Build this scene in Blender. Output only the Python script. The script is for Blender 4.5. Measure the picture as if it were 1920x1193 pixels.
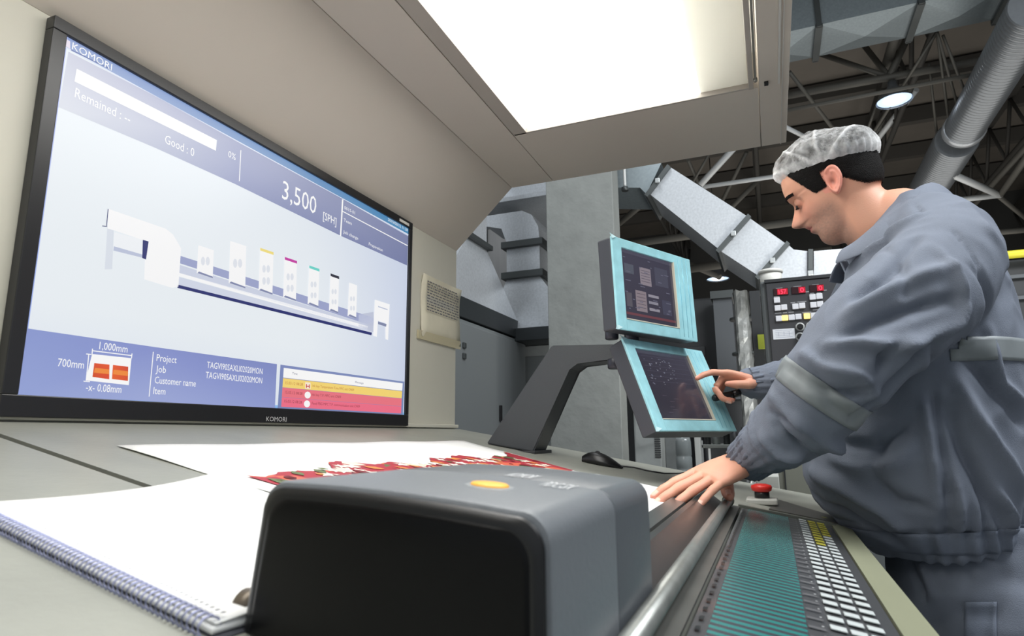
import bpy, bmesh, math, random
import numpy as np
from mathutils import Vector, Matrix, noise
from mathutils.bvhtree import BVHTree
random.seed(7)
for o in list(bpy.data.objects): bpy.data.objects.remove(o)
scn = bpy.context.scene
COL = scn.collection
CZ = 1.05                       # camera height above the floor; builders below use heights relative to it

# ---------------------------------------------------------------- camera
def cam_axes(yaw, pitch, roll):
    f = Vector((-math.sin(yaw)*math.cos(pitch), math.cos(yaw)*math.cos(pitch), math.sin(pitch)))
    r = Vector((math.cos(yaw), math.sin(yaw), 0)); u = r.cross(f)
    c, s = math.cos(roll), math.sin(roll)
    return r*c+u*s, u*c-r*s, f
FPX = 1178.26
CR, CU, CF = cam_axes(*[math.radians(a) for a in (22.18, 10.644, -0.4375)])
cd = bpy.data.cameras.new('camera'); cam = bpy.data.objects.new('camera', cd); COL.objects.link(cam)
cd.sensor_width = 36; cd.lens = FPX/1920*36; cd.clip_start = .02; cd.clip_end = 200
cam.matrix_world = Matrix.Translation((0, 0, CZ)) @ Matrix((CR, CU, -CF)).transposed().to_4x4()
cd.dof.use_dof = True; cd.dof.focus_distance = 1.5; cd.dof.aperture_fstop = 11
scn.camera = cam
# ---------------------------------------------------------------- world, exposure, added fill lights
scn.view_settings.view_transform = 'Standard'; scn.view_settings.look = 'None'
scn.view_settings.gamma = 1; scn.view_settings.exposure = 0.12
try: scn.view_settings.use_curve_mapping = False
except Exception: pass
wd = bpy.data.worlds.new('world'); scn.world = wd; wd.use_nodes = True
wd.node_tree.nodes['Background'].inputs[0].default_value = (.86, .93, 1, 1)
wd.node_tree.nodes['Background'].inputs[1].default_value = 0.45
def area_light(name, loc, target, size, power, color=(1, 1, 1), sy=None):
    l = bpy.data.lights.new(name, 'AREA'); l.energy = power; l.color = color; l.size = size
    if sy: l.shape = 'RECTANGLE'; l.size_y = sy
    o = bpy.data.objects.new(name, l); COL.objects.link(o); o.location = Vector(loc)+Vector((0, 0, CZ))
    o.rotation_euler = (Vector(target)-Vector(loc)).to_track_quat('-Z', 'Y').to_euler(); return o
area_light('hall_fill', (1.7, .9, 3.3), (0.25, 1.5, .1), 1.3, 120, (.94, .97, 1))  # added top light on the man, no fixture of the hall
area_light('hall_fill', (.6, 3.5, .1), (-.2, 5.0, 1.9), .9, 45, (1, .99, .95))  # added uplight that brightens the duct undersides
area_light('hall_fill', (1, 12, .1), (1, 12, 5), 9, 260, (1, .97, .92))  # added upward fill that lifts the dark roof
area_light('hall_fill', (-1.0, 3.2, 4.4), (-1.2, 4.8, 1.0), 1.2, 60, (.95, .98, 1))  # added light over the left ducts, without a fixture
area_light('hall_fill', (2.6, 1.6, 3.2), (0, 4.9, 1.5), 1.5, 90, (.95, .98, 1))  # added light to keep the diagonal duct bright

# ---------------------------------------------------------------- helpers
def ray(px, py): return CR*((px-960)/FPX)+CU*((596.5-py)/FPX)+CF
def at(px, py, X=None, Y=None, Z=None, desk=None):
    v = ray(px, py)
    if X is not None: k = X/v.x
    elif Y is not None: k = Y/v.y
    elif Z is not None: k = Z/v.z
    else: k = (-.151+desk)/(v.z+.175*v.x)
    return v*k
def deskz(x): return -.151-.175*x
def s2l(c): return tuple(((v/255)/12.92 if v/255 <= .04045 else ((v/255+.055)/1.055)**2.4) for v in c)
MATS = {}
def mat(name, rgb, rough=.5, metal=0, var=0, scale=20, bump=0, bscale=60, emit=0, alpha=1, trans=0, stretch=None, coat=0, spec=None):
    if name in MATS: return MATS[name]
    m = bpy.data.materials.new(name); m.use_nodes = True; nt = m.node_tree; b = nt.nodes['Principled BSDF']
    c = s2l(rgb)+(1,)
    b.inputs['Base Color'].default_value = c; b.inputs['Roughness'].default_value = rough; b.inputs['Metallic'].default_value = metal
    b.inputs['Alpha'].default_value = alpha; b.inputs['Transmission Weight'].default_value = trans; b.inputs['Coat Weight'].default_value = coat
    if spec is not None: b.inputs['Specular IOR Level'].default_value = spec
    tc = nt.nodes.new('ShaderNodeTexCoord'); mp = nt.nodes.new('ShaderNodeMapping'); nt.links.new(tc.outputs['Object'], mp.inputs['Vector'])
    if stretch: mp.inputs['Scale'].default_value = stretch
    n = nt.nodes.new('ShaderNodeTexNoise'); n.inputs['Scale'].default_value = scale; n.inputs['Detail'].default_value = 5
    nt.links.new(mp.outputs[0], n.inputs['Vector'])
    if var:
        r = nt.nodes.new('ShaderNodeMapRange'); r.inputs[1].default_value = .3; r.inputs[2].default_value = .7
        r.inputs[3].default_value = 1-var; r.inputs[4].default_value = 1+var
        h = nt.nodes.new('ShaderNodeHueSaturation'); h.inputs['Color'].default_value = c
        nt.links.new(n.outputs[0], r.inputs[0]); nt.links.new(r.outputs[0], h.inputs['Value']); nt.links.new(h.outputs[0], b.inputs['Base Color'])
    if bump:
        n2 = nt.nodes.new('ShaderNodeTexNoise'); n2.inputs['Scale'].default_value = bscale; n2.inputs['Detail'].default_value = 4
        nt.links.new(mp.outputs[0], n2.inputs['Vector'])
        bp = nt.nodes.new('ShaderNodeBump'); bp.inputs['Strength'].default_value = bump; bp.inputs['Distance'].default_value = .01
        nt.links.new(n2.outputs[0], bp.inputs['Height']); nt.links.new(bp.outputs[0], b.inputs['Normal'])
    if emit:
        b.inputs['Emission Color'].default_value = c; b.inputs['Emission Strength'].default_value = emit
    MATS[name] = m; return m
def thing(name, label, cat, loc=(0, 0, 0), group=None, kind=None):
    o = bpy.data.objects.new(name, None); COL.objects.link(o); o.empty_display_size = .05
    o.location = (loc[0], loc[1], loc[2]+CZ); tag(o, label, cat, group, kind); return o
def tag(o, label=None, cat=None, group=None, kind=None):
    if label: o['label'] = label
    if cat: o['category'] = cat
    if group: o['group'] = group
    if kind: o['kind'] = kind
    return o
class MB:
    """collects shapes given in camera-height coordinates; build() links them as one mesh object"""
    def __init__(s): s.bm = bmesh.new(); s.col = None
    def poly(s, pts, mi=0):
        vs = [s.bm.verts.new(Vector(p)) for p in pts]
        try: f = s.bm.faces.new(vs); f.material_index = mi; return f
        except ValueError: return None
    def box(s, lo, hi, bev=0, M=None, seg=2, mi=0):
        r = bmesh.ops.create_cube(s.bm, size=1)['verts']
        c = [(a+b)/2 for a, b in zip(lo, hi)]; d = [abs(b-a) for a, b in zip(lo, hi)]
        for v in r: v.co = Vector((c[0]+v.co.x*d[0], c[1]+v.co.y*d[1], c[2]+v.co.z*d[2]))
        fs = {f for v in r for f in v.link_faces}
        for f in fs: f.material_index = mi
        if bev:
            es = list({e for v in r for e in v.link_edges})
            res = bmesh.ops.bevel(s.bm, geom=es, offset=bev, segments=seg, affect='EDGES', profile=.5)
            r = list({v for f in res['faces'] for v in f.verts} | {v for v in r if v.is_valid})
        if M is not None:
            for v in r: v.co = M @ v.co
        return s
    def obox(s, O, A, B, Cc, bev=0, mi=0):
        """box spanned from corner O by the three vectors A, B, Cc"""
        A, B, Cc = Vector(A), Vector(B), Vector(Cc)
        M = Matrix((A.normalized(), B.normalized(), Cc.normalized())).transposed().to_4x4(); M.translation = Vector(O)
        return s.box((0, 0, 0), (A.length, B.length, Cc.length), bev, M, mi=mi)
    def prism(s, pts, vec, mi=0):
        pts = [Vector(p) for p in pts]; vec = Vector(vec)
        a = [s.bm.verts.new(p) for p in pts]; b = [s.bm.verts.new(p+vec) for p in pts]; n = len(pts); fs = []
        fs.append(s.bm.faces.new(a)); fs.append(s.bm.faces.new(b[::-1]))
        for i in range(n): fs.append(s.bm.faces.new((a[(i+1) % n], a[i], b[i], b[(i+1) % n])))
        for f in fs: f.material_index = mi
        return s
    def tube(s, pts, rad, n=12, cap=True, mi=0, ref=(0, 0, 1)):
        """rad: number, list of numbers or list of (r1, r2)"""
        pts = [Vector(p) for p in pts]
        if not hasattr(rad, '__len__'): rad = [rad]*len(pts)
        rings = []; up = Vector(ref)
        for i, p in enumerate(pts):
            t = (pts[min(i+1, len(pts)-1)]-pts[max(i-1, 0)]).normalized()
            if abs(t.dot(up)) > .97: up = Vector((1, 0, 0)) if abs(t.x) < .9 else Vector((0, 1, 0))
            a = t.cross(up).normalized(); b = a.cross(t).normalized()
            r = rad[i]; ra, rb = (r if hasattr(r, '__len__') else (r, r))
            rings.append([s.bm.verts.new(p+a*ra*math.cos(2*math.pi*k/n)+b*rb*math.sin(2*math.pi*k/n)) for k in range(n)])
        for i in range(len(rings)-1):
            for k in range(n):
                f = s.bm.faces.new((rings[i][k], rings[i][(k+1) % n], rings[i+1][(k+1) % n], rings[i+1][k])); f.material_index = mi; f.smooth = True
        if cap:
            s.bm.faces.new(rings[0][::-1]).material_index = mi; s.bm.faces.new(rings[-1]).material_index = mi
        return s
    def lathe(s, O, axis, prof, n=24, mi=0):
        """prof: (distance along axis, radius)"""
        O = Vector(O); ax = Vector(axis).normalized(); up = Vector((1, 0, 0)) if abs(ax.x) < .9 else Vector((0, 1, 0))
        a = ax.cross(up).normalized(); b = ax.cross(a).normalized(); rings = []
        for h, r in prof:
            r = max(r, 1e-4); rings.append([s.bm.verts.new(O+ax*h+(a*math.cos(2*math.pi*k/n)+b*math.sin(2*math.pi*k/n))*r) for k in range(n)])
        for i in range(len(rings)-1):
            for k in range(n):
                f = s.bm.faces.new((rings[i][k], rings[i][(k+1) % n], rings[i+1][(k+1) % n], rings[i+1][k])); f.smooth = True; f.material_index = mi
        s.bm.faces.new(rings[0][::-1]).material_index = mi; s.bm.faces.new(rings[-1]).material_index = mi
        return s
    def grid(s, P, mi=0, smooth=True, close=False):
        vs = [[s.bm.verts.new(Vector(p)) for p in row] for row in P]
        nc = len(vs[0])
        for i in range(len(vs)-1):
            for k in range(nc if close else nc-1):
                try:
                    f = s.bm.faces.new((vs[i][k], vs[i][(k+1) % nc], vs[i+1][(k+1) % nc], vs[i+1][k])); f.smooth = smooth; f.material_index = mi
                except ValueError: pass
        return s
    def text(s, txt, O, ux, uy, width=None, height=None, mi=0, depth=0):
        """lettering whose baseline starts at O and runs along ux; fitted to width and/or capital height"""
        cu = bpy.data.curves.new('t', 'FONT'); cu.body = txt; cu.resolution_u = 2; cu.fill_mode = 'FRONT'
        ob = bpy.data.objects.new('t', cu); COL.objects.link(ob)
        me = bpy.data.meshes.new_from_object(ob.evaluated_get(bpy.context.evaluated_depsgraph_get()))
        bpy.data.objects.remove(ob); bpy.data.curves.remove(cu)
        if not len(me.vertices): return s
        xs = [v.co.x for v in me.vertices]; w = max(xs)-min(xs); x0 = min(xs)
        sy = (height/.7) if height else width/w
        sx = width/w if width else sy
        O = Vector(O); ux = Vector(ux).normalized(); uy = Vector(uy).normalized()
        vs = [s.bm.verts.new(O+ux*(v.co.x-x0)*sx+uy*v.co.y*sy) for v in me.vertices]
        for p in me.polygons:
            try: f = s.bm.faces.new([vs[i] for i in p.vertices]); f.material_index = mi
            except ValueError: pass
        bpy.data.meshes.remove(me); return s
    def build(s, name, m, root=None, label=None, smooth=False, loc=None, recalc=True):
        if recalc: bmesh.ops.recalc_face_normals(s.bm, faces=s.bm.faces[:])
        off = Vector((0, 0, CZ))
        base = Vector((0, 0, 0))
        if root is not None:
            p = root
            while p is not None: base += p.location; p = p.parent
        elif loc is not None: base = Vector(loc)+Vector((0, 0, CZ))
        for v in s.bm.verts: v.co = v.co+off-base
        if smooth:
            for f in s.bm.faces: f.smooth = True
        me = bpy.data.meshes.new(name); s.bm.to_mesh(me); s.bm.free()
        for mm in (m if isinstance(m, (list, tuple)) else [m]): me.materials.append(mm)
        o = bpy.data.objects.new(name, me); COL.objects.link(o)
        if root is not None: o.parent = root
        elif loc is not None: o.location = base
        if label: o['label'] = label
        return o
def copy_tree(o, parent=None):
    c = o.copy(); COL.objects.link(c)
    if parent is not None: c.parent = parent
    for ch in list(o.children): copy_tree(ch, c)
    return c
def struct(o): o['kind'] = 'structure'; return o

# ---------------------------------------------------------------- materials
M_cream = mat('cream_panel', (204, 201, 187), .55, var=.03, scale=3)
M_hood = mat('hood_panel', (205, 196, 184), .5, var=.02, scale=3)
M_desk = mat('grey_worktop', (143, 144, 135), .42, var=.07, scale=9, bump=.06, bscale=90)
M_strip = mat('green_grey_edge', (128, 130, 108), .45, var=.05, scale=8)
M_black = mat('black_plastic', (20, 20, 21), .35)
M_dark = mat('dark_grey_plastic', (52, 53, 56), .42, bump=.05, bscale=300)
M_mid = mat('mid_grey_plastic', (104, 108, 112), .42, bump=.05, bscale=300)
M_paper = mat('white_paper', (244, 244, 242), .8, bump=.02, bscale=30)
M_galv = mat('galvanised_steel', (196, 200, 204), .30, .5, var=.10, scale=60, bump=.08, bscale=6)
M_galvd = mat('flange_steel', (80, 84, 84), .45, .6)
M_conc = mat('concrete', (122, 125, 122), .85, var=.08, scale=6, bump=.5, bscale=14)
M_steel = mat('painted_truss_steel', (92, 90, 84), .6, .2)
M_white_steel = mat('white_pipe', (215, 218, 218), .45, .1)
M_roof = mat('roof_sheet', (120, 114, 106), .8, var=.06, scale=2)
M_floor = mat('hall_floor', (120, 120, 118), .6, var=.08, scale=2)
M_cab = mat('grey_cabinet', (112, 117, 118), .5, var=.04, scale=4)
M_darkm = mat('dark_machine', (44, 46, 48), .5, var=.1, scale=4)

# ================================================================ THE SETTING
b = MB(); b.box((-9, -3, -1.05-.1), (9, 22, -1.05)); struct(b.build('floor', M_floor))
b = MB(); b.box((-9, 2.4, 7.0), (9, 22, 7.1))
struct(b.build('ceiling', M_roof))
b = MB(); b.box((-9, 21.8, -1.05), (9, 22, 7.1)); struct(b.build('wall_back', mat('hall_wall', (70, 70, 68), .8, var=.1, scale=1)))
b = MB(); b.box((-9.2, 5.0, -1.05), (-9, 22, 7.1)); struct(b.build('wall_left', MATS['hall_wall']))
b = MB(); b.box((9, 5.0, -1.05), (9.2, 22, 7.1)); struct(b.build('wall_right', MATS['hall_wall']))

# ================================================================ CONSOLE
console = thing('print_console', 'grey sloping console desk the man leans on, below the large display', 'console desk', (-.45, .7, -1.05))
def slab(pts, t0, t1, name, m):
    bb = MB(); top = [Vector((x, y, deskz(x)+t1)) for x, y in pts]
    bb.prism(top, (0, 0, t0-t1)); return bb.build(name, m, console)
ya, yb = .515, .44
def seam(x): return .515+(x+1.02)*(-.075/.8)
slab([(-1.006, -.9), (-.072, -.9), (-.072, seam(-.07)-.010), (-1.006, seam(-1.006)-.013)], -.03, 0, 'worktop_panel', M_desk)
slab([(-1.006, seam(-1.006)), (-.072, seam(-.07)), (-.072, 1.36), (.118, 1.36), (.118, 1.98), (-1.006, 1.98)], -.03, 0, 'worktop_panel', M_desk)
slab([(-1.0, -.88), (.11, -.88), (.11, 1.97), (-1.0, 1.97)], -.06, -.031, 'worktop_core', M_black)
slab([(.087, -.9), (.118, -.9), (.118, 1.358), (.087, 1.358)], -.035, .001, 'front_edge', M_strip)
b = MB(); b.box((-.98, -.85, -1.05), (.04, 1.93, -.30)); b.build('cabinet_body', M_cab, console)
b = MB(); b.prism([(-1.0, -.88, -.3), (.1, -.88, -.3), (.1, -.88, deskz(.1)-.06), (-1.0, -.88, deskz(-1.0)-.06)], (0, 2.85, 0)); b.build('upper_body', M_cab, console)
# ink key panel
M_kp = mat('key_panel', (66, 67, 69), .35, coat=.3)
slab([(-.068, -.9), (.085, -.9), (.085, 1.356), (-.068, 1.356)], -.02, -.001, 'key_panel', M_kp)
slab([(-.074, 1.338), (.092, 1.338), (.092, 1.352), (-.074, 1.352)], -.002, .004, 'panel_frame', mat('frame_metal', (112, 114, 104), .4, .4))
b = MB()
for i in range(78):   # teal bars and the film between them, side by side in one plane
    y = .22+i*.01425; q = lambda ya, yb: [(-.056, ya, deskz(-.056)+.0006), (.013, ya, deskz(.013)+.0006), (.013, yb, deskz(.013)+.0006), (-.056, yb, deskz(-.056)+.0006)]
    b.poly(q(y, y+.0072), 1); b.poly(q(y+.0072, y+.01425), 0)
b.build('ink_level_display', [mat('dark_teal_film', (56, 58, 64), .25), mat('teal_bar', (42, 114, 110), .25)], console, label='teal striped ink level display', recalc=False)
b = MB()
for i in range(39):
    y = .22+i*.0285; x = -.0625
    b.poly([(x-.002, y, deskz(x)+.0008), (x+.002, y, deskz(x)+.0008), (x+.002, y+.010, deskz(x)+.0008), (x-.002, y+.010, deskz(x)+.0008)], 0)
    b.poly([(.0145, y+.004, deskz(.0145)+.0008), (.027, y+.004, deskz(.027)+.0008), (.027, y+.008, deskz(.027)+.0008), (.0145, y+.008, deskz(.0145)+.0008)], 1)
    b.poly([(.0245, y+.013, deskz(.0245)+.0008), (.0262, y+.013, deskz(.0262)+.0008), (.0262, y+.016, deskz(.0262)+.0008), (.0245, y+.016, deskz(.0245)+.0008)], 2)
b.build('scale_marks', [M_black, mat('mark_grey', (98, 98, 100), .4), mat('mark_light', (165, 168, 168), .4)], console, recalc=False)
M_key = mat('white_key', (176, 182, 182), .4, var=.04); M_keyy = mat('yellow_key', (170, 164, 60), .4)
kb = MB(); kx = .037
kb.box((-.0062, -.0062, 0), (.0062, .0062, .0014), .0006, Matrix.Translation((kx, .61, 0)))
for v in kb.bm.verts: v.co.z += deskz(v.co.x)+.0002
k0 = kb.build('key', M_key, console)
kyb = MB(); kyb.box((-.0062, -.0062, 0), (.0062, .0062, .0014), .0006, Matrix.Translation((kx, .61, 0)))
for v in kyb.bm.verts: v.co.z += deskz(v.co.x)+.0002
ky = kyb.build('key', M_keyy, console, label='yellow key')
first_y = True
for i in range(26):
    for j in range(3):
        if i == 0 and j == 0: continue
        yel = (i >= 16 and j == 1) or (i >= 20 and j == 2)
        src = k0
        if yel:
            src = ky
            if first_y:
                first_y = False; ky.location = (j*.0149, i*.0285, -.175*j*.0149); continue
        o = src.copy(); COL.objects.link(o); o.parent = console; o.location = (j*.0149, i*.0285, -.175*j*.0149)
# sheet guide bars and roller, raised beside the key panel
rail = thing('sheet_guide_rail', 'dark double guide bar with pale round rod under the resting hand', 'guide rail', (-.11, .9, deskz(-.11)))
Y0r, Y1r = .53, 1.30
def zs(x, h): return deskz(x)+h
b = MB(); b.prism([(-.172, Y0r, zs(-.172, .001)), (-.172, Y0r, zs(-.172, .014)), (-.168, Y0r, zs(-.168, .017)), (-.146, Y0r, zs(-.146, .015)), (-.143, Y0r, zs(-.143, .001))], (0, Y1r-Y0r, 0)); b.build('rear_bar', mat('bar_grey', (92, 94, 92), .3, .5, var=.1), rail)
b = MB(); b.prism([(-.137, Y0r, zs(-.137, .001)), (-.137, Y0r, zs(-.137, .019)), (-.133, Y0r, zs(-.133, .022)), (-.126, Y0r, zs(-.126, .022)), (-.100, Y0r, zs(-.100, .006)), (-.100, Y0r, zs(-.1, .001))], (0, Y1r-Y0r, 0)); b.build('sloped_bar', mat('bar_dark', (66, 64, 62), .32, .4, var=.12), rail)
b = MB(); b.prism([(-.0995, .15, zs(-.0995, .0005)), (-.0995, .15, zs(-.0995, .003)), (-.0705, .15, zs(-.0705, .003)), (-.0705, .15, zs(-.0705, .0005))], (0, 1.17, 0)); b.build('rod_channel', mat('channel_grey', (84, 84, 80), .4, .3, var=.1), rail)
b = MB(); b.tube([(-.089, .20, zs(-.089, .0125)), (-.089, 1.29, zs(-.089, .0125))], .0085, 20); b.build('round_rod', mat('rod_metal', (134, 136, 132), .35, .55, var=.15, scale=30), rail, label='pale scuffed metal rod')
b = MB(); b.lathe((-.089, 1.285, zs(-.089, .0125)), (0, 1, 0), [(0, .011), (.012, .011), (.016, .006), (.02, .002)], 16); b.build('rod_end', MATS['frame_metal'], rail)
# booth
booth = thing('console_booth', 'beige booth panels and overhanging hood enclosing the large display and desk', 'booth', (-1.03, 1.0, -1.05))
Ye = 1.975; zh = .876; z1 = .668
b = MB(); b.box((-1.08, -1.2, -.2), (-1.022, Ye, z1), .002); b.build('back_panel', M_cream, booth)
b = MB(); b.box((-1.0215, -1.2, deskz(-1.02)+.0005), (-1.008, Ye, deskz(-1.02)+.012), .002); b.build('skirting_lip', M_cream, booth)
b = MB(); b.prism([(-1.022, -1.2, z1), (-.803, -1.2, zh), (-.803, -1.2, zh+.01), (-1.08, -1.2, zh+.01), (-1.08, -1.2, z1)], (0, Ye+1.2, 0)); b.build('sloping_cover', M_hood, booth)
b = MB()
lx0, lx1, ly0, ly1 = -.602, .022, -.35, 1.6
b.box((-.801, -1.2, zh), (lx0-.045, Ye, zh+.03), .001); b.box((lx1+.012, -1.2, zh), (.104, Ye, zh+.16), .001)
b.box((lx0-.043, ly1+.01, zh), (lx1+.010, Ye, zh+.03), .001); b.box((lx0-.043, -1.2, zh), (lx1+.01, ly0-.01, zh+.03), .001)
b.build('hood_panel', M_hood, booth)
b = MB(); b.box((-.803, -1.2, zh+.161), (.104, Ye, zh+.19)); b.box((-.803, Ye-.02, zh+.031), (.03, Ye, zh+.16)); b.build('hood_top', M_hood, booth)
b = MB(); b.box((.078, -1.2, zh-.004), (.083, Ye-.37, zh)); b.box((.0875, -1.2, zh-.003), (.0895, Ye-.001, zh)); b.build('trim_strip', mat('pale_trim', (205, 203, 196), .4), booth)
b = MB(); b.box((.046, 1.585, zh-.006), (.056, 1.6, zh), .001); b.build('latch', M_black, booth, label='small black latch')
# lamp in the hood
lamp = thing('viewing_light', 'large bright white light panel set in the hood above the desk', 'ceiling light', (-.29, .6, zh))
M_lampw = mat('lamp_diffuser', (255, 254, 250), .6, emit=5.2)
b = MB(); b.box((lx0, ly0, zh+.012), (-.11, ly1, zh+.02)); b.build('diffuser', M_lampw, lamp, label='glowing white diffuser')
M_frost = bpy.data.materials.new('frosted_diffuser'); M_frost.use_nodes = True
nt = M_frost.node_tree; nt.nodes.remove(nt.nodes['Principled BSDF'])
tr = nt.nodes.new('ShaderNodeBsdfTranslucent'); df = nt.nodes.new('ShaderNodeBsdfDiffuse'); mx = nt.nodes.new('ShaderNodeMixShader'); mx.inputs[0].default_value = .55
tr.inputs[0].default_value = (.85, .85, .82, 1); df.inputs[0].default_value = (.72, .71, .68, 1)
nt.links.new(df.outputs[0], mx.inputs[1]); nt.links.new(tr.outputs[0], mx.inputs[2]); nt.links.new(mx.outputs[0], nt.nodes['Material Output'].inputs[0])
b = MB(); b.box((-.1098, ly0, zh+.012), (lx1-.014, ly1, zh+.0135)); b.build('diffuser_edge', M_frost, lamp, label='frosted dimmer edge of the diffuser', recalc=True)
b = MB(); b.box((-.125, ly0, zh+.022), (-.112, ly1, zh+.06)); b.build('edge_glow_slab', mat('edge_glow', (255, 252, 244), .6, emit=3.8), lamp)  # unseen glowing slab added to light the frosted edge
b = MB(); b.box((lx0-.02, ly0-.008, zh+.10), (lx1+.01, ly1+.008, zh+.105)); b.build('lamp_housing', mat('lamp_white', (225, 225, 222), .6), lamp)
M_lf = mat('lamp_frame', (176, 168, 158), .5)
b = MB()
for lo, hi in (((lx0-.042, ly0-.009, zh-.001), (lx0-.001, ly1+.009, zh+.02)), ((lx1-.013, ly0-.009, zh-.003), (lx1-.001, ly1+.009, zh+.02)), ((lx0-.04, ly1+.001, zh-.001), (lx1-.001, ly1+.009, zh+.02)), ((lx0-.04, ly0-.009, zh-.001), (lx1-.001, ly0-.001, zh+.02))):
    b.box(lo, hi, .001)
b.build('lamp_frame', M_lf, lamp)
b = MB(); b.box((lx1+.001, ly0, zh-.002), (lx1+.006, ly1-.02, zh+.01)); b.lathe((lx1+.004, ly1-.035, zh-.008), (0, 0, 1), [(0, .003), (.002, .005), (.01, .005)], 12); b.build('hinge_bar', mat('hinge_metal', (150, 148, 140), .4, .5), lamp)
# notice taped beside the display
pts = [at(790, 512, X=-1.02), at(862, 532, X=-1.02), at(862, 643, X=-1.02), at(787, 630, X=-1.02)]
y_a, y_b = pts[0].y, pts[1].y; z_a, z_b = pts[3].z, pts[0].z
nt_ = thing('paper_notice', 'yellowed sheet of small print taped to the panel right of the display', 'paper notice', (-1.02, y_a, z_a))
b = MB(); P = []
for i in range(7):
    P.append([(-1.0195+.004*math.sin(i*1.3)*(1 if 0 < j < 6 else .5)+(.006 if (i in (0, 6) and j in (0, 6)) else 0), y_a+(y_b-y_a)*j/6, z_a+(z_b-z_a)*i/6) for j in range(7)])
b.grid(P); sh = b.build('sheet', mat('yellowed_paper', (214, 208, 186), .7, var=.05, scale=12), nt_)
md = sh.modifiers.new('s', 'SOLIDIFY'); md.thickness = .0006
b = MB(); rr = random.Random(3)
for k in range(11):
    z = z_b-.022-k*.0095; y = y_a+.03
    while y < y_b-.03:
        w = rr.uniform(.006, .022); b.poly([(-1.0135, y, z), (-1.0135, min(y+w, y_b-.02), z), (-1.0135, min(y+w, y_b-.02), z+.0035), (-1.0135, y, z+.0035)]); y += w+.005
b.build('print_lines', mat('print_ink', (96, 96, 104), .8), nt_, recalc=False)
b = MB(); b.box((-1.0195, y_a-.02, z_a-.010), (-1.0145, y_b+.0, z_a+.018)); b.build('tape', mat('clear_tape', (222, 212, 178), .3, alpha=.6), nt_, label='strip of yellowed tape')

# ================================================================ LARGE DISPLAY
disp = thing('large_display', 'large flat display with black frame showing the printing machine status', 'display', (-1.0, 1.09, .03))
DY0, DY1, DZ0, DZ1 = .55, 1.633, .032, .661
b = MB(); bw = .022
b.box((-1.021, DY0, DZ0), (-1.0, DY1, DZ0+.032), .0015); b.box((-1.021, DY0, DZ1-bw), (-1.0, DY1, DZ1), .0015)
b.box((-1.021, DY0, DZ0+.032), (-1.0, DY0+bw, DZ1-bw), .0015); b.box((-1.021, DY1-.017, DZ0+.032), (-1.0, DY1, DZ1-bw), .0015)
b.build('bezel', mat('bezel_black', (34, 34, 36), .3), disp)
# picture on the screen: emissive, colours per corner
M_pic = bpy.data.materials.new('screen_picture'); M_pic.use_nodes = True; nt = M_pic.node_tree; pb = nt.nodes['Principled BSDF']
va = nt.nodes.new('ShaderNodeVertexColor'); va.layer_name = 'Col'
nt.links.new(va.outputs[0], pb.inputs['Emission Color']); pb.inputs['Emission Strength'].default_value = .82; pb.inputs['Base Color'].default_value = (.02, .02, .02, 1); pb.inputs['Roughness'].default_value = .35
XS = -1.006
class Pic:
    def __init__(s, conv, nrm, layer=.00025): s.v = []; s.f = []; s.c = []; s.conv = conv; s.n = Vector(nrm); s.lay = layer
    def poly(s, pts, col, L=1):
        if not isinstance(col[0], (list, tuple)): col = [col]*len(pts)
        i0 = len(s.v)
        for p in pts: s.v.append(s.conv(*p)+s.n*s.lay*L)
        s.f.append(list(range(i0, i0+len(pts)))); s.c.append([s2l(c) for c in col])
    def strip(s, a, bb, w, col, L=1):
        A, B = Vector((*a, 0)), Vector((*bb, 0)); d = (B-A).normalized(); n = Vector((-d.y, d.x, 0))*w/2
        s.poly([(A-n)[:2], (B-n)[:2], (B+n)[:2], (A+n)[:2]], col, L)
    def text(s, t, a, bb, col, h=None, L=4, ux=None, uy=None):
        O = s.conv(*a); E = s.conv(*bb); W = (E-O).dot(ux); m = MB(); m.text(t, (0, 0, 0), ux, uy, width=W, height=h)
        for f in m.bm.faces:
            i0 = len(s.v)
            for v in f.verts: s.v.append(O+v.co+s.n*s.lay*L)
            s.f.append(list(range(i0, i0+len(f.verts)))); s.c.append([s2l(col)]*len(f.verts))
        m.bm.free()
    def build(s, name, m, root, label=None):
        base = Vector((0, 0, 0)); p = root
        while p is not None: base += p.location; p = p.parent
        me = bpy.data.meshes.new(name); me.from_pydata([v+Vector((0, 0, CZ))-base for v in s.v], [], s.f)
        ca = me.color_attributes.new('Col', 'FLOAT_COLOR', 'CORNER'); i = 0
        for cs in s.c:
            for c in cs: ca.data[i].color = (*c, 1); i += 1
        me.materials.append(m); o = bpy.data.objects.new(name, me); COL.objects.link(o); o.parent = root
        if label: o['label'] = label
        return o
UX, UZ = Vector((0, 1, 0)), Vector((0, 0, 1))
pic = Pic(lambda x, y: at(x, y, X=XS), (1, 0, 0))
# background gradient on a grid laid in the screen's own plane
ya_, yb_, za_, zb_ = DY0+bw-.002, DY1-.016, DZ0+.031, DZ1-bw+.002
def bgcol(u, v):
    c0 = Vector((238, 244, 249)); edge = Vector((196, 206, 232)); top = Vector((206, 216, 236)); bot = Vector((214, 224, 242))
    c = c0.lerp(edge, max(0, (u-.55)/.45)**1.3*.75); c = c.lerp(bot, max(0, (.25-v)/.25)*.5); c = c.lerp(top, max(0, (v-.5)/.5)*u*.5)
    return tuple(c)
bg = Pic(lambda y, z: Vector((XS, y, z)), (1, 0, 0))
for i in range(12):
    for j in range(8):
        U = [i/12, (i+1)/12]; Vv = [j/8, (j+1)/8]
        q = [(U[0], Vv[0]), (U[1], Vv[0]), (U[1], Vv[1]), (U[0], Vv[1])]
        bg.poly([(ya_+(yb_-ya_)*u, za_+(zb_-za_)*v) for u, v in q], [bgcol(u, v) for u, v in q], 0)
W = (255, 255, 255)
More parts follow.
